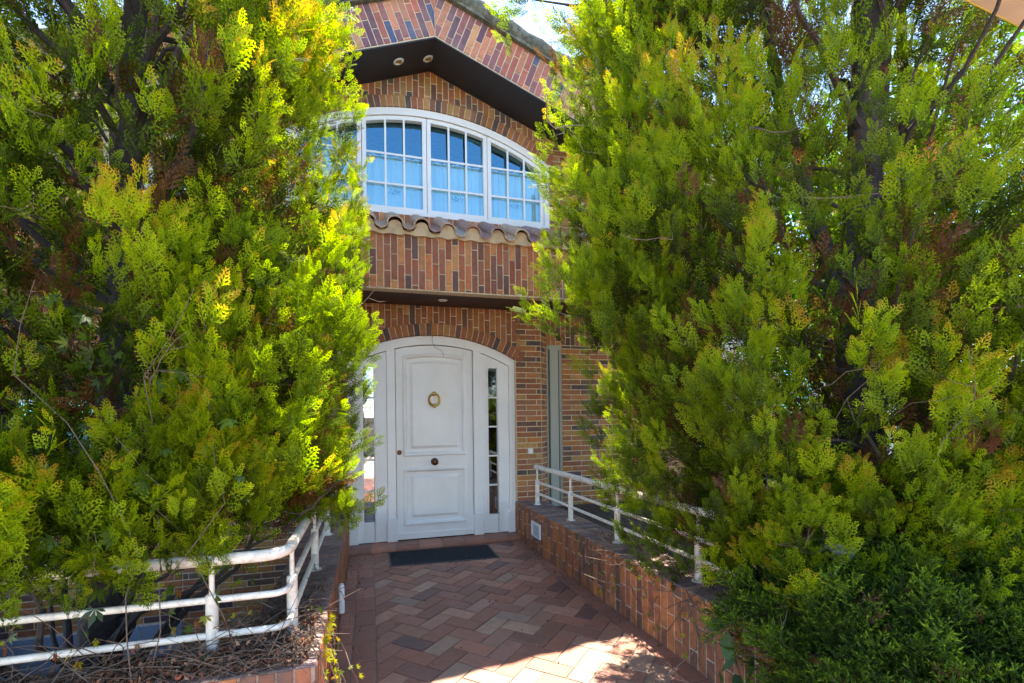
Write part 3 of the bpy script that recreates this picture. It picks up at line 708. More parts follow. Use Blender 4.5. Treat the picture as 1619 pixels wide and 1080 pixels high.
lw = MB(); lw.cur = (.30, .22, .17)
LX0, LX1, LY0, LY1 = -.55, -.215, 2.08, 2.30
lw.box((LX0, LY0 + .006, -1), (LX1 - .006, 5.295, WT - .006)); lw.box((-3.6, LY0 + .006, -1), (LX0, LY1, WT - .006))
bricks(lw, (LX1 - .006, LY0, 0), (0, 1, 0), UZ, (1, 0, 0), rect_running(0, 3.21, 0, WT, .25, .066, True, .5, .12, 51), box_region(0, 3.21, .004, WT - .002), PAL_LOW)
bricks(lw, (0, LY0 + .006, 0), UX, UZ, NY, rect_running(-3.6, LX1, 0, WT, .25, .066, True, .5, .12, 52), box_region(-3.6, LX1, .004, WT - .002), PAL_LOW)
bricks(lw, (0, LY1, -1), (-1, 0, 0), UZ, (0, 1, 0), rect_running(.55, 3.25, 0, 1.42, .25, .0625, False, .5, 0), box_region(.55, 3.25, 0, 1.41), PAL_LOW)
bricks(lw, (LX0, 0, WT - .006), UX, UY, UZ, rect_running(0, .335, LY0, 5.3, .25, .066, False, .5, .0, 53), box_region(0, .335, LY0, 5.295), PAL_TOP)
bricks(lw, (-3.6, LY0, WT - .006), UX, UY, UZ, rect_running(0, 3.05, 0, .22, .25, .066, True, .5, .0, 54), box_region(0, 3.05, 0, .22), PAL_TOP)
tag(lw.build('garden_wall', M_brick_low), 'low brick wall left of the path, littered with dead leaves, turning the corner in front', 'wall')
m = MB(); m.box((1.98, .6, -.01), (7.5, 5.44, .30)); tag(m.build('planting_bed', M_soil), kind='structure')

# ------------------------------------------------------------------ railings
def railing(label, posts, top, rails, rtop=.027, rr=.0155):
    t = thing('handrail', label, 'railing')
    m = MB(); m.tube(top, rtop, 14); m.build('top_rail', M_rail, t, smooth=True)
    for r_ in rails:
        m = MB(); m.tube(r_, rr, 10); m.build('rail', M_rail, t, smooth=True)
    for p in posts:
        x, y = p; m = MB(); ztop = top[0][2]
        m.tube([(x, y, WT - .002), (x, y, WT + .004)], .042, 16)
        m.tube([(x, y, WT), (x, y, WT + .265), (x, y, WT + .270)], [.0235, .0235, .018], 14); m.tube([(x, y, WT + .265), (x, y, .812)], .0105, 10)
        m.build('post', M_rail, t, smooth=True)
    return t
rx = lambda y: wx(y) + .165
def rline(z, ya_, yb_): return [(rx(y), y, z) for y in np.linspace(ya_, yb_, 6)]
railing('white tubular handrail on the low brick wall right of the door', [(rx(5.02), 5.02), (rx(4.17), 4.17), (rx(3.335), 3.335), (rx(2.42), 2.42), (rx(1.55), 1.55)],
        rline(.832, 1.5, 5.06), [rline(.668, 1.5, 5.02), rline(.545, 1.5, 5.02)], .025, .013)
def lpoly(z, r, off=0):
    y0_, x1_ = 2.265, -.352; pts = [(-3.5, y0_ - .02, z + .005), (-2.2, y0_, z), (-1.2, y0_, z + .002), (x1_ - r - .02, y0_, z)]
    for a in np.linspace(0, math.pi / 2, 7): pts.append((x1_ - r + r * math.sin(a), y0_ + r - r * math.cos(a), z))
    return pts + [(x1_, 2.8, z), (x1_, 3.6, z - .002), (x1_, 4.9, z)]
railing('bent white tubular handrail over the left wall, chipped paint, under the cypress sprays', [(-.635, 2.265), (-.352, 2.42), (-.353, 3.38), (-.353, 4.35), (-1.75, 2.262), (-2.85, 2.26)],
        lpoly(.83, .11), [lpoly(.665, .06), lpoly(.518, .06)], .0245, .0145)

# ------------------------------------------------------------------ doormat, drain spout
dm = MB(); a = [(.163, 5.125), (1.215, 5.075), (1.215, 4.575), (.163, 4.63)]
cxm = sum(p[0] for p in a) / 4; cym = sum(p[1] for p in a) / 4
inn = [(cxm + (x - cxm) * .965, cym + (y - cym) * .93) for x, y in a]
t = thing('doormat', 'dark rectangular doormat sunk in a frame before the white door', 'doormat')
def slabm(m, pts, z0, z1):
    n = len(pts); m.poly([(x, y, z0) for x, y in pts] + [(x, y, z1) for x, y in pts], [tuple(range(n, 2 * n))] + [(i, (i + 1) % n, (i + 1) % n + n, i + n) for i in range(n)])
m = MB()
for i in range(4):
    j = (i + 1) % 4; slabm(m, [a[i], a[j], inn[j], inn[i]], .001, .0125)
m.build('frame', M_matframe, t)
m = MB(); slabm(m, inn, .001, .010)
for i in range(1500):
    u, v_ = rnd.random(), rnd.random(); p = [inn[0][q] * (1 - u) * (1 - v_) + inn[1][q] * u * (1 - v_) + inn[2][q] * u * v_ + inn[3][q] * (1 - u) * v_ for q in (0, 1)]
    an = rnd.uniform(0, 3.14); dx, dy = .010 * math.cos(an), .010 * math.sin(an); m.face([(p[0] - dx, p[1] - dy, .010), (p[0] + dy * .3, p[1] - dx * .3, .010), (p[0] + dx, p[1] + dy, .0145)])
m.build('pile', M_matb, t)
m = MB(); m.tube([(LX1 + .020, 3.43, .10), (LX1 + .020, 3.43, .275), (LX1 + .020, 3.44, .29)], [.020, .020, .012], 14)
m.build('drain_pipe', M_plastic, None, smooth=True); tag(bpy.data.objects['drain_pipe'], 'short white plastic pipe on the inner face of the left wall', 'pipe')

# ================================================================== FOLIAGE
def rotmat(axis, ang):
    axis = axis / np.linalg.norm(axis); K = np.array([[0, -axis[2], axis[1]], [axis[2], 0, -axis[0]], [-axis[1], axis[0], 0]])
    return np.eye(3) + math.sin(ang) * K + (1 - math.cos(ang)) * K @ K
def frond(g, N=13, teeth=3, ang=42, wd=.036, full=.50):
    """flat fern-like spray, length 1 along +z, in the x-z plane"""
    V = []; T = []
    def quad(p, d, l, w0, tone):
        d = d / np.linalg.norm(d); s = np.array([d[2], 0, -d[0]])
        V.append([p - s * w0 * .6, p + d * l * .45 - s * w0, p + d * l, p + d * l * .45 + s * w0]); T.append(tone)
    quad(np.zeros(3), np.array([0, 0, 1.]), .98, .014, .35)
    for i in range(N):
        t = .10 + .86 * i / (N - 1); sd = 1 if i % 2 else -1
        l = full * (1 - t) ** .62 * (.55 + .45 * min(1, t / .25)) * g.uniform(.8, 1.15) + .05
        a = R(ang + g.uniform(-7, 7) - 14 * t); p = np.array([0, 0, t]); d = np.array([sd * math.sin(a), 0, math.cos(a)])
        quad(p, d, l, wd * (.7 + .5 * l), .45 + .25 * t)
        for k in range(teeth):
            u = (k + .7) / (teeth + .6); s2 = 1 if k % 2 else -1; a2 = a * sd + s2 * R(38)
            quad(p + d * l * u, np.array([math.sin(a2), 0, math.cos(a2)]), l * .42 * (1.1 - u * .5), wd * .75, .5 + .25 * t + .12 * u)
    V = np.array(V); 
    V[..., 1] += -.10 * V[..., 0] ** 2 + .05 * V[..., 2] ** 2 + g.uniform(-.012, .012, V.shape[:2])
    return V, np.array(T)
def clump(g, nf=9, L=.15, fl=.118, **kw):
    """a plume: sprays alternating up a short shoot"""
    Vs = []; Ts = []
    for i in range(nf):
        F, T = frond(g, **kw); s = i / (nf - 1); ln = fl * (1 - .25 * s) * g.uniform(.8, 1.2)
        F = F * ln
        tw = rotmat(np.array([0, 0, 1.]), g.uniform(-.9, .9)); side = (1 if i % 2 else -1) * (1 if i < nf - 1 else 0)
        tl = rotmat(np.array([0, 1., 0]), side * R(g.uniform(20, 50))); tl2 = rotmat(np.array([1., 0, 0]), R(g.uniform(-28, 28)))
        F = F @ (tl2 @ tl @ tw).T + np.array([side * .006, g.uniform(-.01, .01), L * s])
        Vs.append(F); Ts.append(T + .16 * s - .06 + g.uniform(-.06, .06))
    return np.concatenate(Vs), np.concatenate(Ts)
def scatter(templates, P, AX, SC, TN, m_lo=False):
    """instances baked into arrays: P positions, AX axis directions, SC scale, TN tone offsets"""
    VV = []; TT = []
    n = len(P); which = rng.integers(0, len(templates), n)
    AX = AX / np.linalg.norm(AX, axis=1, keepdims=True)
    ph = rng.uniform(0, 2 * math.pi, n)
    ref = np.stack([np.cos(ph), np.sin(ph), np.zeros(n)], 1)
    X = np.cross(ref, AX); X /= np.linalg.norm(X, axis=1, keepdims=True) + 1e-9; Y = np.cross(AX, X)
    for k, (V, T) in enumerate(templates):
        ix = np.where(which == k)[0]
        if not len(ix): continue
        M = np.stack([X[ix], Y[ix], AX[ix]], 2) * SC[ix][:, None, None]
        W_ = np.einsum('nij,qkj->nqki', M, V) + P[ix][:, None, None, :]
        tt = T[None, :] + TN[ix][:, None]; dead = TN[ix] < -5
        tt = np.clip(tt, .05 if m_lo else .17, .97); tt[dead] = rng.uniform(0, .10, (dead.sum(), 1)) 
        VV.append(W_.reshape(-1, 4, 3)); TT.append(tt.ravel())
    V = np.concatenate(VV); T = np.concatenate(TT)
    return V.reshape(-1, 3), T
def bake(name, V, T, m, parent):
    Q = np.arange(len(V)).reshape(-1, 4); return link(name, npmesh(name, V, Q, T), m, parent)

g1 = np.random.default_rng(5)
CL = [clump(g1, 10, .16, .112, N=10) for _ in range(9)]
CLs = [clump(g1, 6, .16, .12, N=9, teeth=2, wd=.04) for _ in range(4)]
CLi = [clump(g1, 7, .15, .11, N=10, teeth=2, wd=.034) for _ in range(4)]     # lighter ones for the far side

def lumpy(centre_fn, rad_fn, z0, z1, nl, seed, carve=None, per=22, spread=.15, dens=None):
    """lumps over a column-shaped crown surface, plumes gathered round each lump"""
    g = np.random.default_rng(seed); P = []; A = []; S = []; T = []; tips = []
    tries = 0; nlm = 0
    while nlm < nl and tries < nl * 6:
        tries += 1
        z = g.uniform(z0, z1); a = g.uniform(0, 2 * math.pi); c = centre_fn(z); r = rad_fn(z, a)
        if g.random() > (r / 1.6 + .25): continue
        rad = r * (1 - abs(g.normal(0, .10))) + g.uniform(-.05, .08)
        p = np.array([c[0] + rad * math.cos(a), c[1] + rad * math.sin(a), z]); out = np.array([math.cos(a), math.sin(a), 0])
        if dens is not None and g.random() > dens(p): continue
        nlm += 1; lt = g.normal(0, .10); k = int(per * g.uniform(.6, 1.35)); tips.append(p)
        q = g.normal(0, 1, (k, 3)) * np.array([spread, spread, spread * 1.35]) + p + out * .05
        P.append(q); A.append(np.tile(np.array([out[0] * .34, out[1] * .34, 1.0]), (k, 1)) + (q - p) * np.array([1.3, 1.3, .5]) + g.normal(0, .15, (k, 3)))
        S.append(g.uniform(.52, .95, k)); T.append(lt + g.normal(0, .07, k) + .55 * (q[:, 2] - p[2]))  # tone climbs up each lump, imitating sun on its top
    # inner layer: older, some dead, darkened further to stand in for crown shade
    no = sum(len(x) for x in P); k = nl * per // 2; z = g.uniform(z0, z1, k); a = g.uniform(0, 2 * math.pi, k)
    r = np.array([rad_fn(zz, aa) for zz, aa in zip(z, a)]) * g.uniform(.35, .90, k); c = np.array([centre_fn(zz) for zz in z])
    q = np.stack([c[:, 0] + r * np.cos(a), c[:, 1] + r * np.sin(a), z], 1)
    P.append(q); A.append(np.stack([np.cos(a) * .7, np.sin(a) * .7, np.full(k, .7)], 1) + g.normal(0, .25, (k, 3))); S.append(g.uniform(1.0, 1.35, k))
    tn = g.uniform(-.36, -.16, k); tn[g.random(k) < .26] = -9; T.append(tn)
    P, A, S, T = map(np.concatenate, (P, A, S, T))
    dd = g.random(len(P)) < .012; T[dd] = -9
    keep = np.ones(len(P), bool)
    if carve is not None: keep = ~carve(P, g)
    inner = np.arange(len(P)) >= no
    return P[keep], A[keep], S[keep], T[keep], np.array(tips), inner[keep]

def limb_tubes(mb, trunk, tips, n, seed, r0=.028, rise=.7):
    g = random.Random(seed); tips = list(tips); g.shuffle(tips)
    for tp in tips[:n]:
        zt = max(trunk[0][2] + .2, min(trunk[-1][2] - .1, tp[2] - g.uniform(.25, .9) * rise))
        b = None
        for i in range(len(trunk) - 1):
            if trunk[i][2] <= zt <= trunk[i + 1][2]:
                f_ = (zt - trunk[i][2]) / (trunk[i + 1][2] - trunk[i][2]); b = Vector(trunk[i]).lerp(Vector(trunk[i + 1]), f_)
        if b is None: b = Vector(trunk[-1])
        e = Vector(tp); pts = []; m_ = 7
        for i in range(m_ + 1):
            t = i / m_; p = b.lerp(e, t); p.z += -.14 * math.sin(math.pi * t) * (e - b).length * .5 + .0
            if 0 < i < m_: p += Vector((g.gauss(0, .022), g.gauss(0, .022), g.gauss(0, .022)))
            pts.append(p)
        rr = r0 * g.uniform(.5, 1.2); mb.tube(pts, [rr * (1 - .8 * i / m_) for i in range(m_ + 1)], 6, cap=False)
def twig_tubes(mb, pts_src, n, seed, ln=.24, r=.0022):
    g = random.Random(seed)
    for _ in range(n):
        p = Vector(g.choice(pts_src)); d = Vector((g.gauss(0, 1), g.gauss(0, 1), g.gauss(0, .7))).normalized(); pts = [p.copy()]
        l = ln * g.uniform(.4, 1.4)
        for i in range(4): d = (d + Vector((g.gauss(0, .35), g.gauss(0, .35), g.gauss(.05, .3)))).normalized(); p = p + d * l / 4; pts.append(p.copy())
        rr = r * g.uniform(.5, 1.5); mb.tube(pts, [rr, rr * .8, rr * .65, rr * .5, rr * .3], 4, cap=False)
        if g.random() < .6:
            q = pts[2]; d2 = (d + Vector((g.gauss(0, .8), g.gauss(0, .8), g.gauss(0, .8)))).normalized(); mb.tube([q, q + d2 * l * .25, q + d2 * l * .42 + Vector((0, 0, .02))], [rr * .6, rr * .4, rr * .2], 4, cap=False)
def trunk_mesh(mb, path, radii, seed, seg=18):
    base = len(mb.v); mb.tube(path, radii, seg)
    for i in range(base, len(mb.v)):
        x, y, z = mb.v[i]; n = mnoise.noise((x * 14 + seed, y * 14, z * 2.2)) * .35 + mnoise.noise((x * 40, y * 40, z * 6)) * .12
        j = min(range(len(path)), key=lambda q: abs(path[q][2] - z)); cx, cy = path[j][0], path[j][1]
        mb.v[i] = (x + (x - cx) * n, y + (y - cy) * n, z)

def lerp_path(path, n):
    out = []
    for i in range(n + 1):
        t = i / n * (len(path) - 1); k = min(int(t), len(path) - 2); out.append(tuple(Vector(path[k]).lerp(Vector(path[k + 1]), t - k)))
    return out

# ---- left cypress
def interp(xs, ys): return lambda z: float(np.interp(z, xs, ys))
tl = thing('cypress_tree', 'yellow-green cypress on the left, trunk rising from the sunken bed behind the bent railing', 'tree', group='clipped cypresses')
pathL = [(-1.40, 3.02, -1.02), (-1.36, 3.0, .2), (-1.30, 3.02, 1.4), (-1.22, 3.05, 2.6), (-1.18, 3.05, 3.6), (-1.25, 3.1, 5.2)]
mb = MB(); trunk_mesh(mb, lerp_path(pathL, 40), list(np.linspace(.115, .03, 41)), 3)
trL = mb.build('trunk', M_bark, tl, smooth=True)
rbL = interp([.5, .8, 1.1, 2.6, 3.4, 4.0, 4.6, 5.0], [.98, 1.28, 1.30, 1.14, 1.12, 1.0, .6, .2])
def radL(z, a):
    return rbL(z) * (1 + .07 * math.sin(3 * a + z * 1.3) + .05 * math.sin(5 * a - z * 2.1)) * (1 - .12 * abs(math.sin(a)))
cenL = lambda z: (-1.36, 3.0)
def carveL(P, g):
    c = (P[:, 2] < .72 + .10 * g.normal(size=len(P)))
    # thin patches in the upper left where the sky shows
    d1 = np.linalg.norm((P - np.array([-1.0, 2.2, 3.25])) / np.array([.26, .9, .42]), axis=1) < 1
    d2 = np.linalg.norm((P - np.array([-1.35, 2.0, 3.0])) / np.array([.22, .9, .35]), axis=1) < 1
    d3 = np.linalg.norm((P - np.array([-1.45, 2.2, .95])) / np.array([.40, .6, .30]), axis=1) < 1
    c |= (P[:, 0] > -.045) | ((P[:, 2] < 1.5) & (P[:, 0] > -.12) & (P[:, 1] > 2.6))
    return c | ((d1 | d2) & (g.random(len(P)) < .8)) 
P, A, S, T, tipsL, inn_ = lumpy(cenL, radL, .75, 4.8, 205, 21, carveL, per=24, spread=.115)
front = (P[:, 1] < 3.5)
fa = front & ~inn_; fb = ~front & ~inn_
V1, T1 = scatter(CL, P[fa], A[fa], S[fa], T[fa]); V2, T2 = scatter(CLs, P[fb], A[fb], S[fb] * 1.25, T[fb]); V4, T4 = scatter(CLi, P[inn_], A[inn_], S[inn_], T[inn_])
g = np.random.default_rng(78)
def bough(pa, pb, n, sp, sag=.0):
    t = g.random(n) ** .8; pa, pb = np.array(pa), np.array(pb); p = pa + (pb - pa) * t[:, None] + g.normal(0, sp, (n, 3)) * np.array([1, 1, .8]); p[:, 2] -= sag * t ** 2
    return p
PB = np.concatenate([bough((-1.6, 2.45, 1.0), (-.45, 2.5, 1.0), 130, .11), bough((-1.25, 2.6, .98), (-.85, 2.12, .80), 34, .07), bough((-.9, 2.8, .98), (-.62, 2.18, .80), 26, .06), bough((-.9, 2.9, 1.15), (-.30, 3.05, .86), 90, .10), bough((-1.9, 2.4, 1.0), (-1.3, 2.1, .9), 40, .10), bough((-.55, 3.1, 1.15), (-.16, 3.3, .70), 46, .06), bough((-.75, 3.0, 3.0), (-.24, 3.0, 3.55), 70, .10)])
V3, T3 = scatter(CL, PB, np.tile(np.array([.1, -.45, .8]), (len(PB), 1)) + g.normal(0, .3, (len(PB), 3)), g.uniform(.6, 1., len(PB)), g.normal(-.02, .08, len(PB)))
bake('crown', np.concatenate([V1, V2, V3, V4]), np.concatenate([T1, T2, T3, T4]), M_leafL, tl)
mb = MB(); limb_tubes(mb, pathL, tipsL, 75, 4, .026, 1.5); mb.build('limbs', M_bark, tl, smooth=True)
mb = MB(); twig_tubes(mb, [tuple(p) for p in P[rng.integers(0, len(P), 500)]], 520, 5); mb.build('twigs', M_twig, tl)

# ---- right cypress
tr = thing('cypress_tree', 'deep green cypress right of the path with a thick dark forked trunk showing high up', 'tree', group='clipped cypresses')
pathR = [(2.92, 2.22, .28), (2.90, 2.22, 1.3), (2.92, 2.22, 2.5), (2.95, 2.2, 3.4), (2.93, 2.2, 4.4), (2.95, 2.25, 5.8)]
mb = MB(); trunk_mesh(mb, lerp_path(pathR, 40), list(np.linspace(.14, .035, 41)), 8)
fork = [(2.92, 2.22, 2.35), (3.05, 2.25, 2.9), (3.2, 2.3, 3.5), (3.3, 2.3, 4.4)]
trunk_mesh(mb, lerp_path(fork, 20), list(np.linspace(.075, .03, 21)), 2)
fork = [(2.88, 2.25, 1.9), (2.72, 2.4, 2.7), (2.55, 2.5, 3.6), (2.5, 2.6, 4.6)]
trunk_mesh(mb, lerp_path(fork, 20), list(np.linspace(.06, .02, 21)), 5)
mb.build('trunk', M_bark, tr, smooth=True)
rbR = interp([.4, .8, 1.3, 1.9, 2.6, 3.4, 3.9, 4.3, 4.7, 5.0], [.62, .80, 1.10, 1.26, 1.23, 1.14, .98, .74, .42, .2])
def radR(z, a): return rbR(z) * (1 + .06 * math.sin(3 * a + z * 1.7) + .05 * math.sin(5 * a + z * 2.3))
cenR = lambda z: (2.42, 2.08)
def carveR(P, g):
    c = (P[:, 2] < .40 + .10 * g.normal(size=len(P))) | (np.hypot(P[:, 0], P[:, 1]) < 1.35) | ((P[:, 2] > 2.3) & (P[:, 1] < 1.62) & (P[:, 0] > 1.8))
    # hollow on the street side, high up, where trunk and sky show
    hol = (P[:, 2] > 2.15) & (P[:, 1] < 2.1) & (P[:, 0] > 1.55) & (P[:, 2] < 3.6)
    hol2 = (P[:, 2] > 2.3) & (P[:, 0] > 2.75)
    ax_ = np.array([.70, .53, .43]); ax_ /= np.linalg.norm(ax_); rel = P - np.array([2.45, 1.86, 3.02]); al = rel @ ax_; pe = rel - al[:, None] * ax_
    c |= ((np.hypot(pe[:, 0], pe[:, 1]) / .24) ** 2 + (pe[:, 2] / .42) ** 2 + (al / .95) ** 2 < 1) & (g.random(len(P)) < .68)
    d3 = np.linalg.norm((P - np.array([2.0, 1.45, 1.15])) / np.array([.20, .7, .16]), axis=1) < 1
    return c | (hol & (g.random(len(P)) < .38)) | (hol2 & (g.random(len(P)) < .25)) | (d3 & (g.random(len(P)) < .8))
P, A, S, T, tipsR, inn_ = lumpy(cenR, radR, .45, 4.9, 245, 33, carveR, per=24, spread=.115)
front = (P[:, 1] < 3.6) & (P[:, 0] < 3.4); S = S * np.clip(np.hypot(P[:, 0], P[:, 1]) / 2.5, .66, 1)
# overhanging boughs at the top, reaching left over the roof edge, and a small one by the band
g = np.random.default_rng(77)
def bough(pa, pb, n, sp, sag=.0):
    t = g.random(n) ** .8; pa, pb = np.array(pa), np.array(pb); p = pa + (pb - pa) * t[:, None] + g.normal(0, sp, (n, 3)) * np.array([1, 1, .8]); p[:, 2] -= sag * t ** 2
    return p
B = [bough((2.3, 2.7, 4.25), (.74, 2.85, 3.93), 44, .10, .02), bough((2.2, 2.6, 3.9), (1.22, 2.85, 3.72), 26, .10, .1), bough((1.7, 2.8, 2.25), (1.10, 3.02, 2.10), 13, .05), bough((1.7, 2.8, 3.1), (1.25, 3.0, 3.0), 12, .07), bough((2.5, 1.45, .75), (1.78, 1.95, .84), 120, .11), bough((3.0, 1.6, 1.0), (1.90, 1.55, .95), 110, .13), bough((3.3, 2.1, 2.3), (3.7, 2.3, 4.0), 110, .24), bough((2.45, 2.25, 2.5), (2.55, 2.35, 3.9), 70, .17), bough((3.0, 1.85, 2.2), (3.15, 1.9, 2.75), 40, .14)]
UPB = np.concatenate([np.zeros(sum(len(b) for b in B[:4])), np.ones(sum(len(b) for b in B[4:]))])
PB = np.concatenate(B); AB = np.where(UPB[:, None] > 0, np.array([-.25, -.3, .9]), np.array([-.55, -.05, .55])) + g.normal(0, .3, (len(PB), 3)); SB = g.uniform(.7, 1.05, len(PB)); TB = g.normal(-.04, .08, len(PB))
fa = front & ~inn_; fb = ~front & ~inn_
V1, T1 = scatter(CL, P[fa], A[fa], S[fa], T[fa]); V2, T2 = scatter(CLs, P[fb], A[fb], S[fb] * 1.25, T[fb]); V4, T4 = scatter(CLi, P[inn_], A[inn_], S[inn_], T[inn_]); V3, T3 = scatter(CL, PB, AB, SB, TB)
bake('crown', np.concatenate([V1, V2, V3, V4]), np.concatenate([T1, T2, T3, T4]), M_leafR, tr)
mb = MB(); limb_tubes(mb, pathR, tipsR, 42, 14, .022, 1.4)
for a_, b_ in (((2.6, 2.5, 3.9), (.80, 2.85, 4.02)), ((2.7, 2.5, 3.5), (1.22, 2.85, 3.65)), ((2.4, 2.6, 1.9), (1.10, 3.02, 2.12)), ((2.4, 2.6, 2.8), (1.25, 3.0, 3.0))):
    a_, b_ = Vector(a_), Vector(b_); pts = [a_.lerp(b_, i / 8) + Vector((0, 0, .03 * math.sin(i * 1.7))) for i in range(9)]; mb.tube(pts, [.02 * (1 - .85 * i / 8) for i in range(9)], 6, cap=False)
mb.build('limbs', M_bark, tr, smooth=True)
mb = MB(); twig_tubes(mb, [tuple(p) for p in P[rng.integers(0, len(P), 500)]], 560, 15); mb.build('twigs', M_twig, tr)

# second, thinner reddish trunk behind it: a slim dead-looking conifer
ts = thing('conifer', 'slim half-bare conifer with a thin reddish trunk behind the forked dark trunk', 'tree')
pathS = [(3.72, 2.42, .28), (3.60, 2.42, 1.6), (3.64, 2.42, 2.6), (3.58, 2.42, 3.6), (3.6, 2.45, 5.2)]
mb = MB(); trunk_mesh(mb, lerp_path(pathS, 30), list(np.linspace(.07, .02, 31)), 12); mb.build('trunk', mat('reddish_bark', (.13, .055, .04), rough=.95, noise=.4, nscale=30, bump=1, bscale=45), ts, smooth=True)
gS = np.random.default_rng(8); n = 170; z = gS.uniform(1.2, 5.3, n); a = gS.uniform(0, 6.28, n); r = gS.uniform(.3, .8, n)
q = np.stack([3.62 + r * np.cos(a), 2.45 + r * np.sin(a), z], 1); tn = gS.uniform(-.3, .05, n); tn[gS.random(n) < .3] = -9
V, T = scatter(CLs, q, np.stack([np.cos(a), np.sin(a), np.full(n, .5)], 1), gS.uniform(.8, 1.3, n), tn); bake('crown', V, T, M_leafR, ts)
mb = MB(); limb_tubes(mb, pathS, q, 60, 9, .014, .4); mb.build('limbs', M_bark, ts, smooth=True)

# ---- dark juniper at the bottom right
def jshoot(g):
    V = []; T = []
    def quad(p, d, l, w0, tone):
        d = d / np.linalg.norm(d); s = np.cross(d, g.normal(0, 1, 3)); s /= np.linalg.norm(s)
        V.append([p - s * w0 * .5, p + d * l * .4 - s * w0, p + d * l, p + d * l * .4 + s * w0]); T.append(tone)
    for b in range(7):
        t0 = b / 7; base = np.array([0, 0, .10 * t0]); a = g.uniform(0, 6.28); dirn = np.array([math.cos(a) * .7, math.sin(a) * .7, .8]); dirn /= np.linalg.norm(dirn); l = .065 * (1.1 - .5 * t0)
        quad(base, dirn, l, .0028, .45)
        for k in range(11):
            u = (k + 1) / 11; p = base + dirn * l * u; d = dirn * 1.1 + g.normal(0, .55, 3); quad(p, d, .014 + .008 * g.random(), .0024, .38 + .5 * u + g.uniform(-.08, .08))
    return np.array(V), np.array(T)
g = np.random.default_rng(3); JS = [jshoot(g) for _ in range(6)]
ju = thing('juniper_shrub', 'dense dark green juniper bush spilling over the wall in the near right corner', 'shrub')
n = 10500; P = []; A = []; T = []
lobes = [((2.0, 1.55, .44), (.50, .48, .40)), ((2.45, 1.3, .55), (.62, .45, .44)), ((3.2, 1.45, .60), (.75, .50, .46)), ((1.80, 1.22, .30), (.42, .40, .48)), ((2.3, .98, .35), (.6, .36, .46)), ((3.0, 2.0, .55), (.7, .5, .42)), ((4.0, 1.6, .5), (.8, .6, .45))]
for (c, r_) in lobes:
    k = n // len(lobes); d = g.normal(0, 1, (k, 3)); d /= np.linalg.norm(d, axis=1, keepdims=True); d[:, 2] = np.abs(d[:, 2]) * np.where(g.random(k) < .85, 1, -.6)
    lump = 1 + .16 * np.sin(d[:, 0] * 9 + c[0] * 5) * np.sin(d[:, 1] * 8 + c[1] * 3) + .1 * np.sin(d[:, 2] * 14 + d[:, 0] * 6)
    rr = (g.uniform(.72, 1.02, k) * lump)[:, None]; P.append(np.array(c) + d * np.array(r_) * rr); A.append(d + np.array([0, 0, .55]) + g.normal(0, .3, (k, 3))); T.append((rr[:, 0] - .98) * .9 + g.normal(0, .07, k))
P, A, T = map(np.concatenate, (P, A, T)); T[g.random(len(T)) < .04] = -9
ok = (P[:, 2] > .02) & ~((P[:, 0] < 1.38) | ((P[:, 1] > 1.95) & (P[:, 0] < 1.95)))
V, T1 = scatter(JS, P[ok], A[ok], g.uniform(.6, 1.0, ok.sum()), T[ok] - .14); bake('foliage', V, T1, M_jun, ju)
mb = MB(); root = Vector((2.5, 1.4, .3))
gg = random.Random(6)
for i in range(70):
    e = Vector(P[gg.randrange(len(P))]); pts = [root.lerp(e, t) + Vector((gg.gauss(0, .03), gg.gauss(0, .03), .08 * math.sin(math.pi * t))) for t in np.linspace(0, 1, 6)]; mb.tube(pts, [.012, .010, .008, .006, .004, .002], 5, cap=False)
twig_tubes(mb, [tuple(p) for p in P[ok][::9]], 300, 16, .16, .0022)
mb.build('branches', M_twig, ju)

# ---- palmate creeper leaves
def star_leaf():
    V = []; 
    for a, l in ((-80, .55), (-40, .85), (0, 1), (40, .85), (80, .55)):
        d = np.array([math.sin(R(a)), 0, math.cos(R(a))]); s = np.array([d[2], 0, -d[0]])
        V.append([np.zeros(3), d * l * .55 - s * .17 * l + [0, .05, 0], d * l + [0, -.05, 0], d * l * .55 + s * .17 * l + [0, .05, 0]])
    return np.array(V), np.array([.55, .6, .62, .6, .55])
SLF = [star_leaf()]
def leaves(name, P, A, S, T, m, parent=None, tmpl=None):
    V, TT = scatter(tmpl or SLF, P, A, S, T); return bake(name, V, TT, m, parent)
g = np.random.default_rng(14)
cr = thing('creeper', 'creeper with glossy palmate leaves climbing in the lower left cypress sprays', 'plant', group=None)
n = 420; P = np.stack([g.uniform(-1.75, -.45, n), g.uniform(1.95, 2.4, n), g.uniform(.72, 1.9, n)], 1); P = P[g.random(n) < np.clip(1.35 - np.abs(P[:, 0] + 1.1) * 1.1 - (P[:, 2] - .8) * .35, 0, 1)]
n = len(P); T = g.normal(-.12, .12, n)
V, TT = scatter(SLF, P, np.stack([g.normal(0, .5, n), np.full(n, -.7) + g.normal(0, .3, n), g.normal(-.3, .4, n)], 1), g.uniform(.035, .065, n), T); bake('leaves', V, np.clip(TT, .2, .8), M_creeper, cr)
mb = MB(); gg = random.Random(3)
for i in range(5):
    x = gg.uniform(-1.6, -.5); p = Vector((x, gg.uniform(2.1, 2.4), .45)); pts = [p.copy()]
    for k in range(9): p = p + Vector((gg.gauss(0, .07), gg.gauss(0, .03), .16)); pts.append(p.copy())
    mb.tube(pts, [.0026 * (1 - .07 * k) for k in range(10)], 5, cap=False)
mb.build('stems', M_twig, cr)

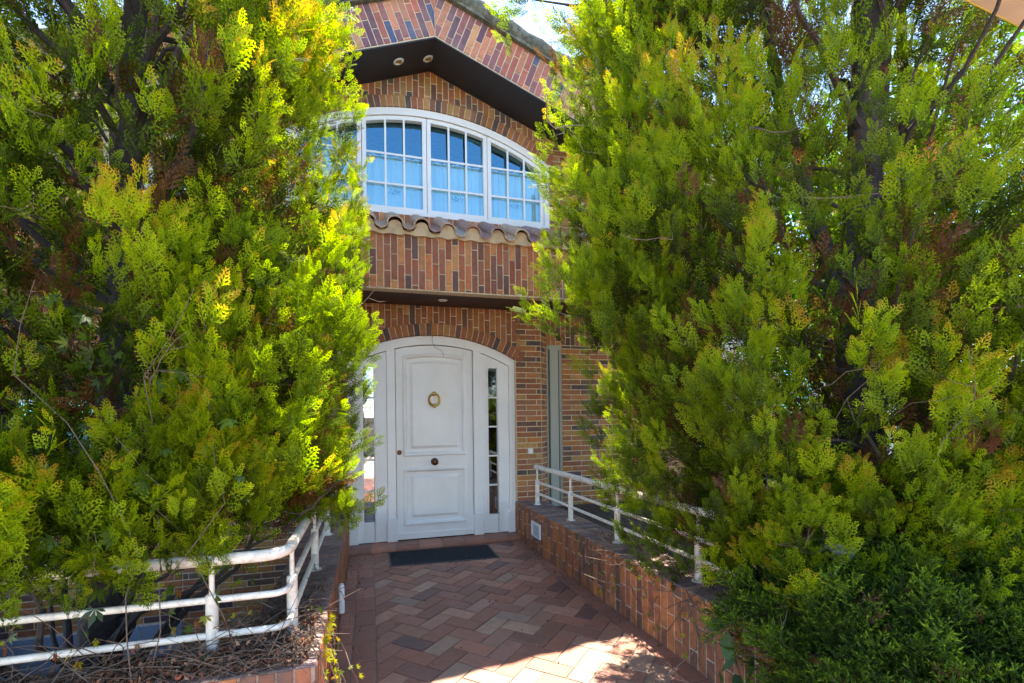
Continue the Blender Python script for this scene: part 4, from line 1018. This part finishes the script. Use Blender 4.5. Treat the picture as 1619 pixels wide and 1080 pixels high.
# creeper trailing down the path side of the left wall
c2 = thing('creeper', 'trailing creeper stems with small yellow-green leaves on the left wall end', 'plant')
mb = MB(); gg = random.Random(12); lp = []
for i in range(7):
    p = Vector((LX1 - .05 + gg.uniform(-.06, .03), gg.uniform(2.1, 2.6), WT + .02)); pts = [p.copy()]
    d = Vector((.035, gg.gauss(0, .02), .01))
    for k in range(9):
        d = Vector((d.x * .6 + gg.gauss(.004, .008), gg.gauss(-.005, .025), -.052 if k > 1 else .01)); p = p + d; p.x = max(p.x, LX1 + .012) if k > 1 else p.x; p.z = max(p.z, .03); pts.append(p.copy())
        if gg.random() < .55: lp.append(tuple(p))
    mb.tube(pts, [.0028] * 10, 5, cap=False)
mb.build('stems', M_twig, c2); mb = MB(); mb.tube([(LX1 - .02, 3.0, .44), (LX1 + .05, 2.9, .42), (LX1 + .10, 2.8, .33), (LX1 + .10, 2.75, .22), (LX1 + .15, 2.72, .12)], .0022, 5)
mb.build('tendril', M_twig, c2)
lp = np.array(lp + lp[:12]); n = len(lp); lp = lp + g.normal(0, .015, lp.shape); lp[:, 0] = np.maximum(lp[:, 0], LX1 + .02)
tn = g.uniform(.05, .35, n); V, TT = scatter(SLF, lp, np.stack([g.uniform(.2, 1, n), g.uniform(-1, -.1, n), g.normal(0, .5, n)], 1), g.uniform(.022, .042, n), tn); TT = np.clip(TT, .5, 1); bake('leaves', V, TT, M_creeper, c2)

c4 = thing('creeper', 'autumn-tinted creeper sprigs with red and yellow leaves among the left railing bars', 'plant')
mb = MB(); gg = random.Random(31); lp = []
for i in range(26):
    p = Vector((gg.uniform(-1.25, -.40), gg.uniform(2.2, 2.29), WT)); pts = [p.copy()]; d = Vector((gg.gauss(0, .04), gg.gauss(-.005, .02), .05))
    for k in range(7):
        d = d * .92 + Vector((gg.gauss(0, .016), gg.gauss(0, .012), gg.gauss(-.004, .01))); p = p + d; p.z = max(p.z, WT + .01); pts.append(p.copy())
        if k > 2 and gg.random() < .42: lp.append(tuple(p))
    mb.tube(pts, [.0024 * (1 - .08 * k) for k in range(8)], 4, cap=False)
mb.build('stems', M_twig, c4)
lp = np.array(lp); n = len(lp); V, TT = scatter(SLF, lp, np.stack([g.normal(0, .6, n), np.full(n, -.6), g.normal(-.2, .5, n)], 1), g.uniform(.020, .042, n), g.choice([-.45, -.2, .25, .35], n), True); bake('leaves', V, np.clip(TT, .08, 1), M_creeper, c4)

# creeper on the right wall: bare stems, few small leaves
c3 = thing('creeper', 'nearly leafless creeper, thin brown tendrils over the right wall face', 'plant')
mb = MB(); gg = random.Random(22); lp = []
for i in range(46):
    y = gg.uniform(1.6, 3.75); s = gg.choice((.42, .40, .3)); p = Vector((wx(y) - .008, y, s)); pts = [p.copy()]; dy, dz = gg.choice((-.03, .03)), -.03
    for k in range(gg.randrange(6, 15)):
        dy = dy * .8 + gg.gauss(0, .016); dz = dz * .75 + gg.gauss(-.006, .014); p = Vector((0, p.y + dy, min(.43, max(.02, p.z + dz)))); p.x = wx(p.y) - .008 - gg.random() * .01; pts.append(p.copy())
        if gg.random() < .10: lp.append(tuple(p))
    mb.tube(pts, [.0030 * (1 - .6 * k / len(pts)) for k in range(len(pts))], 4, cap=False)
for i in range(30):                                     # a tangle over the coping
    y = gg.uniform(1.6, 3.4); p = Vector((wx(y) + gg.uniform(.0, .2), y, WT + .01)); pts = [p.copy()]; d = Vector((gg.gauss(0, .03), gg.gauss(0, .03), .012))
    for k in range(8): d = d + Vector((gg.gauss(0, .014), gg.gauss(0, .014), gg.gauss(-.003, .01))); p = p + d; p.z = max(p.z, WT + .006); pts.append(p.copy())
    mb.tube(pts, .0022, 4, cap=False)
mb.build('stems', M_twig, c3)
lp = np.array(lp); n = len(lp); lp[:, 0] -= .02; V, TT = scatter(SLF, lp, np.stack([g.uniform(-1, -.3, n), g.normal(0, .5, n), g.normal(0, .5, n)], 1), g.uniform(.02, .035, n), g.uniform(-.1, .4, n)); bake('leaves', V, np.clip(TT, .1, 1), M_creeper, c3)

# big soft leaves at the end of the right wall
bl = thing('ivy', 'few large rounded blue-green leaves hanging at the near end of the right wall', 'plant')
def round_leaf():
    V = []; n = 10; P_ = [np.array([.5 * math.sin(a) * (1 + .12 * math.cos(3 * a)), .10 * abs(math.sin(a)), .5 - .5 * math.cos(a)]) for a in np.linspace(0, 2 * math.pi, n + 1)]
    c = np.array([0, 0, .45])
    for i in range(0, n, 2): V.append([c, P_[i], P_[i + 1], P_[i + 2] if i + 2 <= n else P_[0]])
    return np.array(V), np.full(len(V), .5)
pts = np.array([(1.60, 1.90, .37), (1.58, 1.85, .29), (1.62, 1.95, .31), (1.60, 1.80, .22), (1.57, 1.88, .18), (1.63, 1.76, .34), (1.60, 1.78, .12), (1.62, 2.0, .40), (1.57, 1.72, .27), (1.6, 1.70, .16)])
V, TT = scatter([round_leaf()], pts, np.stack([g.uniform(-.6, .1, 10), g.uniform(-.8, -.2, 10), g.uniform(-.6, .1, 10)], 1), g.uniform(.08, .125, 10), np.zeros(10))
bake('leaves', V, TT, leaf_mat('ivy_leaf', [(0, (.06, .15, .07)), (1, (.10, .22, .10))], .3, (1, 1.2, .6), rough=.45), bl)
mb = MB(); mb.tube([(1.66, 1.95, .44), (1.61, 1.88, .36), (1.60, 1.82, .25), (1.61, 1.75, .10)], .004, 6); mb.build('stem', M_twig, bl)

# ---- litter on the left wall and floor of the well
def litter(name, regs, seed, m, sz=(.014, .032)):
    g = np.random.default_rng(seed); P = []
    for (x0, x1, y0_, y1_, z0, k, hp) in regs:
        u = np.stack([g.uniform(x0, x1, k), g.uniform(y0_, y1_, k), z0 + np.abs(g.normal(0, hp, k))], 1); P.append(u)
    P = np.concatenate(P); n = len(P); base = np.array([[[-.5, 0, 0], [0, .25, .5], [.6, .05, 1.1], [.55, -.1, .3]]]); t = np.array([.4])
    V, T = scatter([(base, t)], P, g.normal(0, 1, (n, 3)) * np.array([1, 1, .35]), g.uniform(*sz, n), g.uniform(-.3, .55, n)); o = bake(name, V, T, m, None); return o
lt = litter('leaf_litter', [(-1.6, -.26, 2.10, 2.29, .425, 2600, .014), (-1.0, -.40, 2.12, 2.29, .425, 1200, .03), (-.55, -.25, 2.2, 2.6, .425, 900, .02), (-.54, -.25, 2.5, 3.1, .425, 320, .007), (-3.2, -.6, 2.4, 5.0, -.99, 1500, .03), (2.0, 4.5, 1.0, 5.2, .31, 2500, .03), (1.75, 2.0, 1.0, 3.6, .425, 600, .012), (-.2, 1.6, .8, 5.0, .009, 110, .0015), (-.2, -.05, .8, 5.0, .009, 110, .002), (1.5, 1.62, 2.0, 5.0, .009, 130, .002)], 5, M_litter, (.009, .021))
tag(lt, kind='stuff')
mb = MB(); gg = random.Random(9)
for i in range(600):
    x, y = (gg.uniform(-1.5, -.28), gg.uniform(2.1, 2.30)) if i < 330 else (gg.uniform(-.75, -.28), gg.uniform(2.1, 2.65)) if i < 480 else (gg.uniform(-.54, -.25), gg.uniform(2.4, 3.2))
    p = Vector((x, y, WT + abs(gg.gauss(0, .035)))); d = Vector((gg.gauss(0, 1), gg.gauss(0, 1), gg.gauss(0, .25))).normalized(); l = gg.uniform(.06, .26); pts = [p, p + d * l * .5 + Vector((0, 0, gg.gauss(.01, .01))), p + d * l]
    for q in pts: q.z = max(q.z, WT + .003) 
    mb.tube(pts, [.0022, .0017, .001], 4, cap=False)
o = mb.build('dry_twigs', M_twig); tag(o, kind='stuff')

# ---- far right: leafy tree lit from behind, neighbour's house, awning corner
def broad_tree(label, c, h, r_, n, seed):
    t = thing('broadleaf_tree', label, 'tree', group='leafy trees beyond the garden'); g = np.random.default_rng(seed)
    path = [(c[0], c[1], -.02), (c[0] + .1, c[1], h * .4), (c[0], c[1] + .1, h * .9)]
    mb = MB(); trunk_mesh(mb, lerp_path(path, 16), list(np.linspace(.16, .04, 17)), seed, 12); mb.build('trunk', M_bark, t, smooth=True)
    nl = 46; d = g.normal(0, 1, (nl, 3)); d /= np.linalg.norm(d, axis=1, keepdims=True); L_ = np.array([c[0], c[1], h * .62]) + d * np.array([r_, r_, h * .36]) * g.uniform(.45, 1, nl)[:, None]
    L_ = L_[g.integers(0, nl, n)] + g.normal(0, .26, (n, 3)); V = np.array([[[0, 0, 0], [-.3, .05, .5], [0, -.05, 1.1], [.3, .05, .5]]])
    VV, T = scatter([(V, np.array([.5]))], L_, g.normal(0, 1, (n, 3)) + [0, 0, -.3], g.uniform(.06, .12, n), g.normal(0, .25, n)); bake('crown', VV, T, M_broad, t)
    mb = MB(); limb_tubes(mb, path, L_[:200], 36, seed, .035); mb.build('limbs', M_bark, t, smooth=True)
broad_tree('bright green leafy tree showing through gaps behind the right cypress', (5.6, 3.6), 5.6, 1.7, 9000, 1)
broad_tree('leafy tree standing farther back beside the pale neighbouring house', (8.0, 6.5), 6.0, 2.0, 9000, 2)
broad_tree('leafy tree past the left end of the brick house', (-6.0, 6.0), 6.2, 2.1, 9000, 4)
nh = thing('neighbour_house', 'cream rendered house glimpsed beyond the trees on the right', 'house')
m = MB(); m.box((9, 10, -.01), (17, 17, 4.6)); m.build('wall', M_stucco, nh)
m = MB(); m.prism([(8.6, 4.602), (17.4, 4.602), (13, 6.4)], 9.6, 17.4); m.build('roof', M_tile, nh)
for x in (10.2, 12.6, 15):
    m = MB(); m.box((x, 9.96, 1.3), (x + 1.1, 10.02, 2.7)); wv = m.build('window', M_white, nh); m = MB(); m.box((x + .08, 9.94, 1.38), (x + 1.02, 9.959, 2.62)); m.build('pane', M_glass, wv)
aw = thing('awning', 'peach canvas awning corner with yellow edge in the top right', 'awning')
AZ = 3.2
m = MB(); c0 = [(2.44, 1.435), (4.6, 1.60), (4.6, -.4), (2.9, -.4), (2.40, .9)]
slabm(m, c0, AZ, AZ + .006); n = len(c0); m.face([(x, y, AZ) for x, y in c0][::-1])
o = m.build('canvas', M_awn, aw); at = o.data.attributes.new('tone', 'FLOAT', 'FACE')
m = MB(); m.tube([(x, y, AZ + .003) for x, y in c0[:2]], .005, 8); m.tube([(2.44, 1.435, AZ + .003), (2.40, .9, AZ + .003)], .012, 8); m.build('hem', mat('yellow_piping', (.5, .33, .05), rough=.8), aw)
m = MB(); m.tube([(4.55, 1.55, -.01), (4.55, 1.55, AZ)], .03, 10); m.build('pole', M_rail, aw); m = MB(); m.tube([(4.55, -.35, -.01), (4.55, -.35, AZ)], .03, 10); m.build('pole', M_rail, aw)
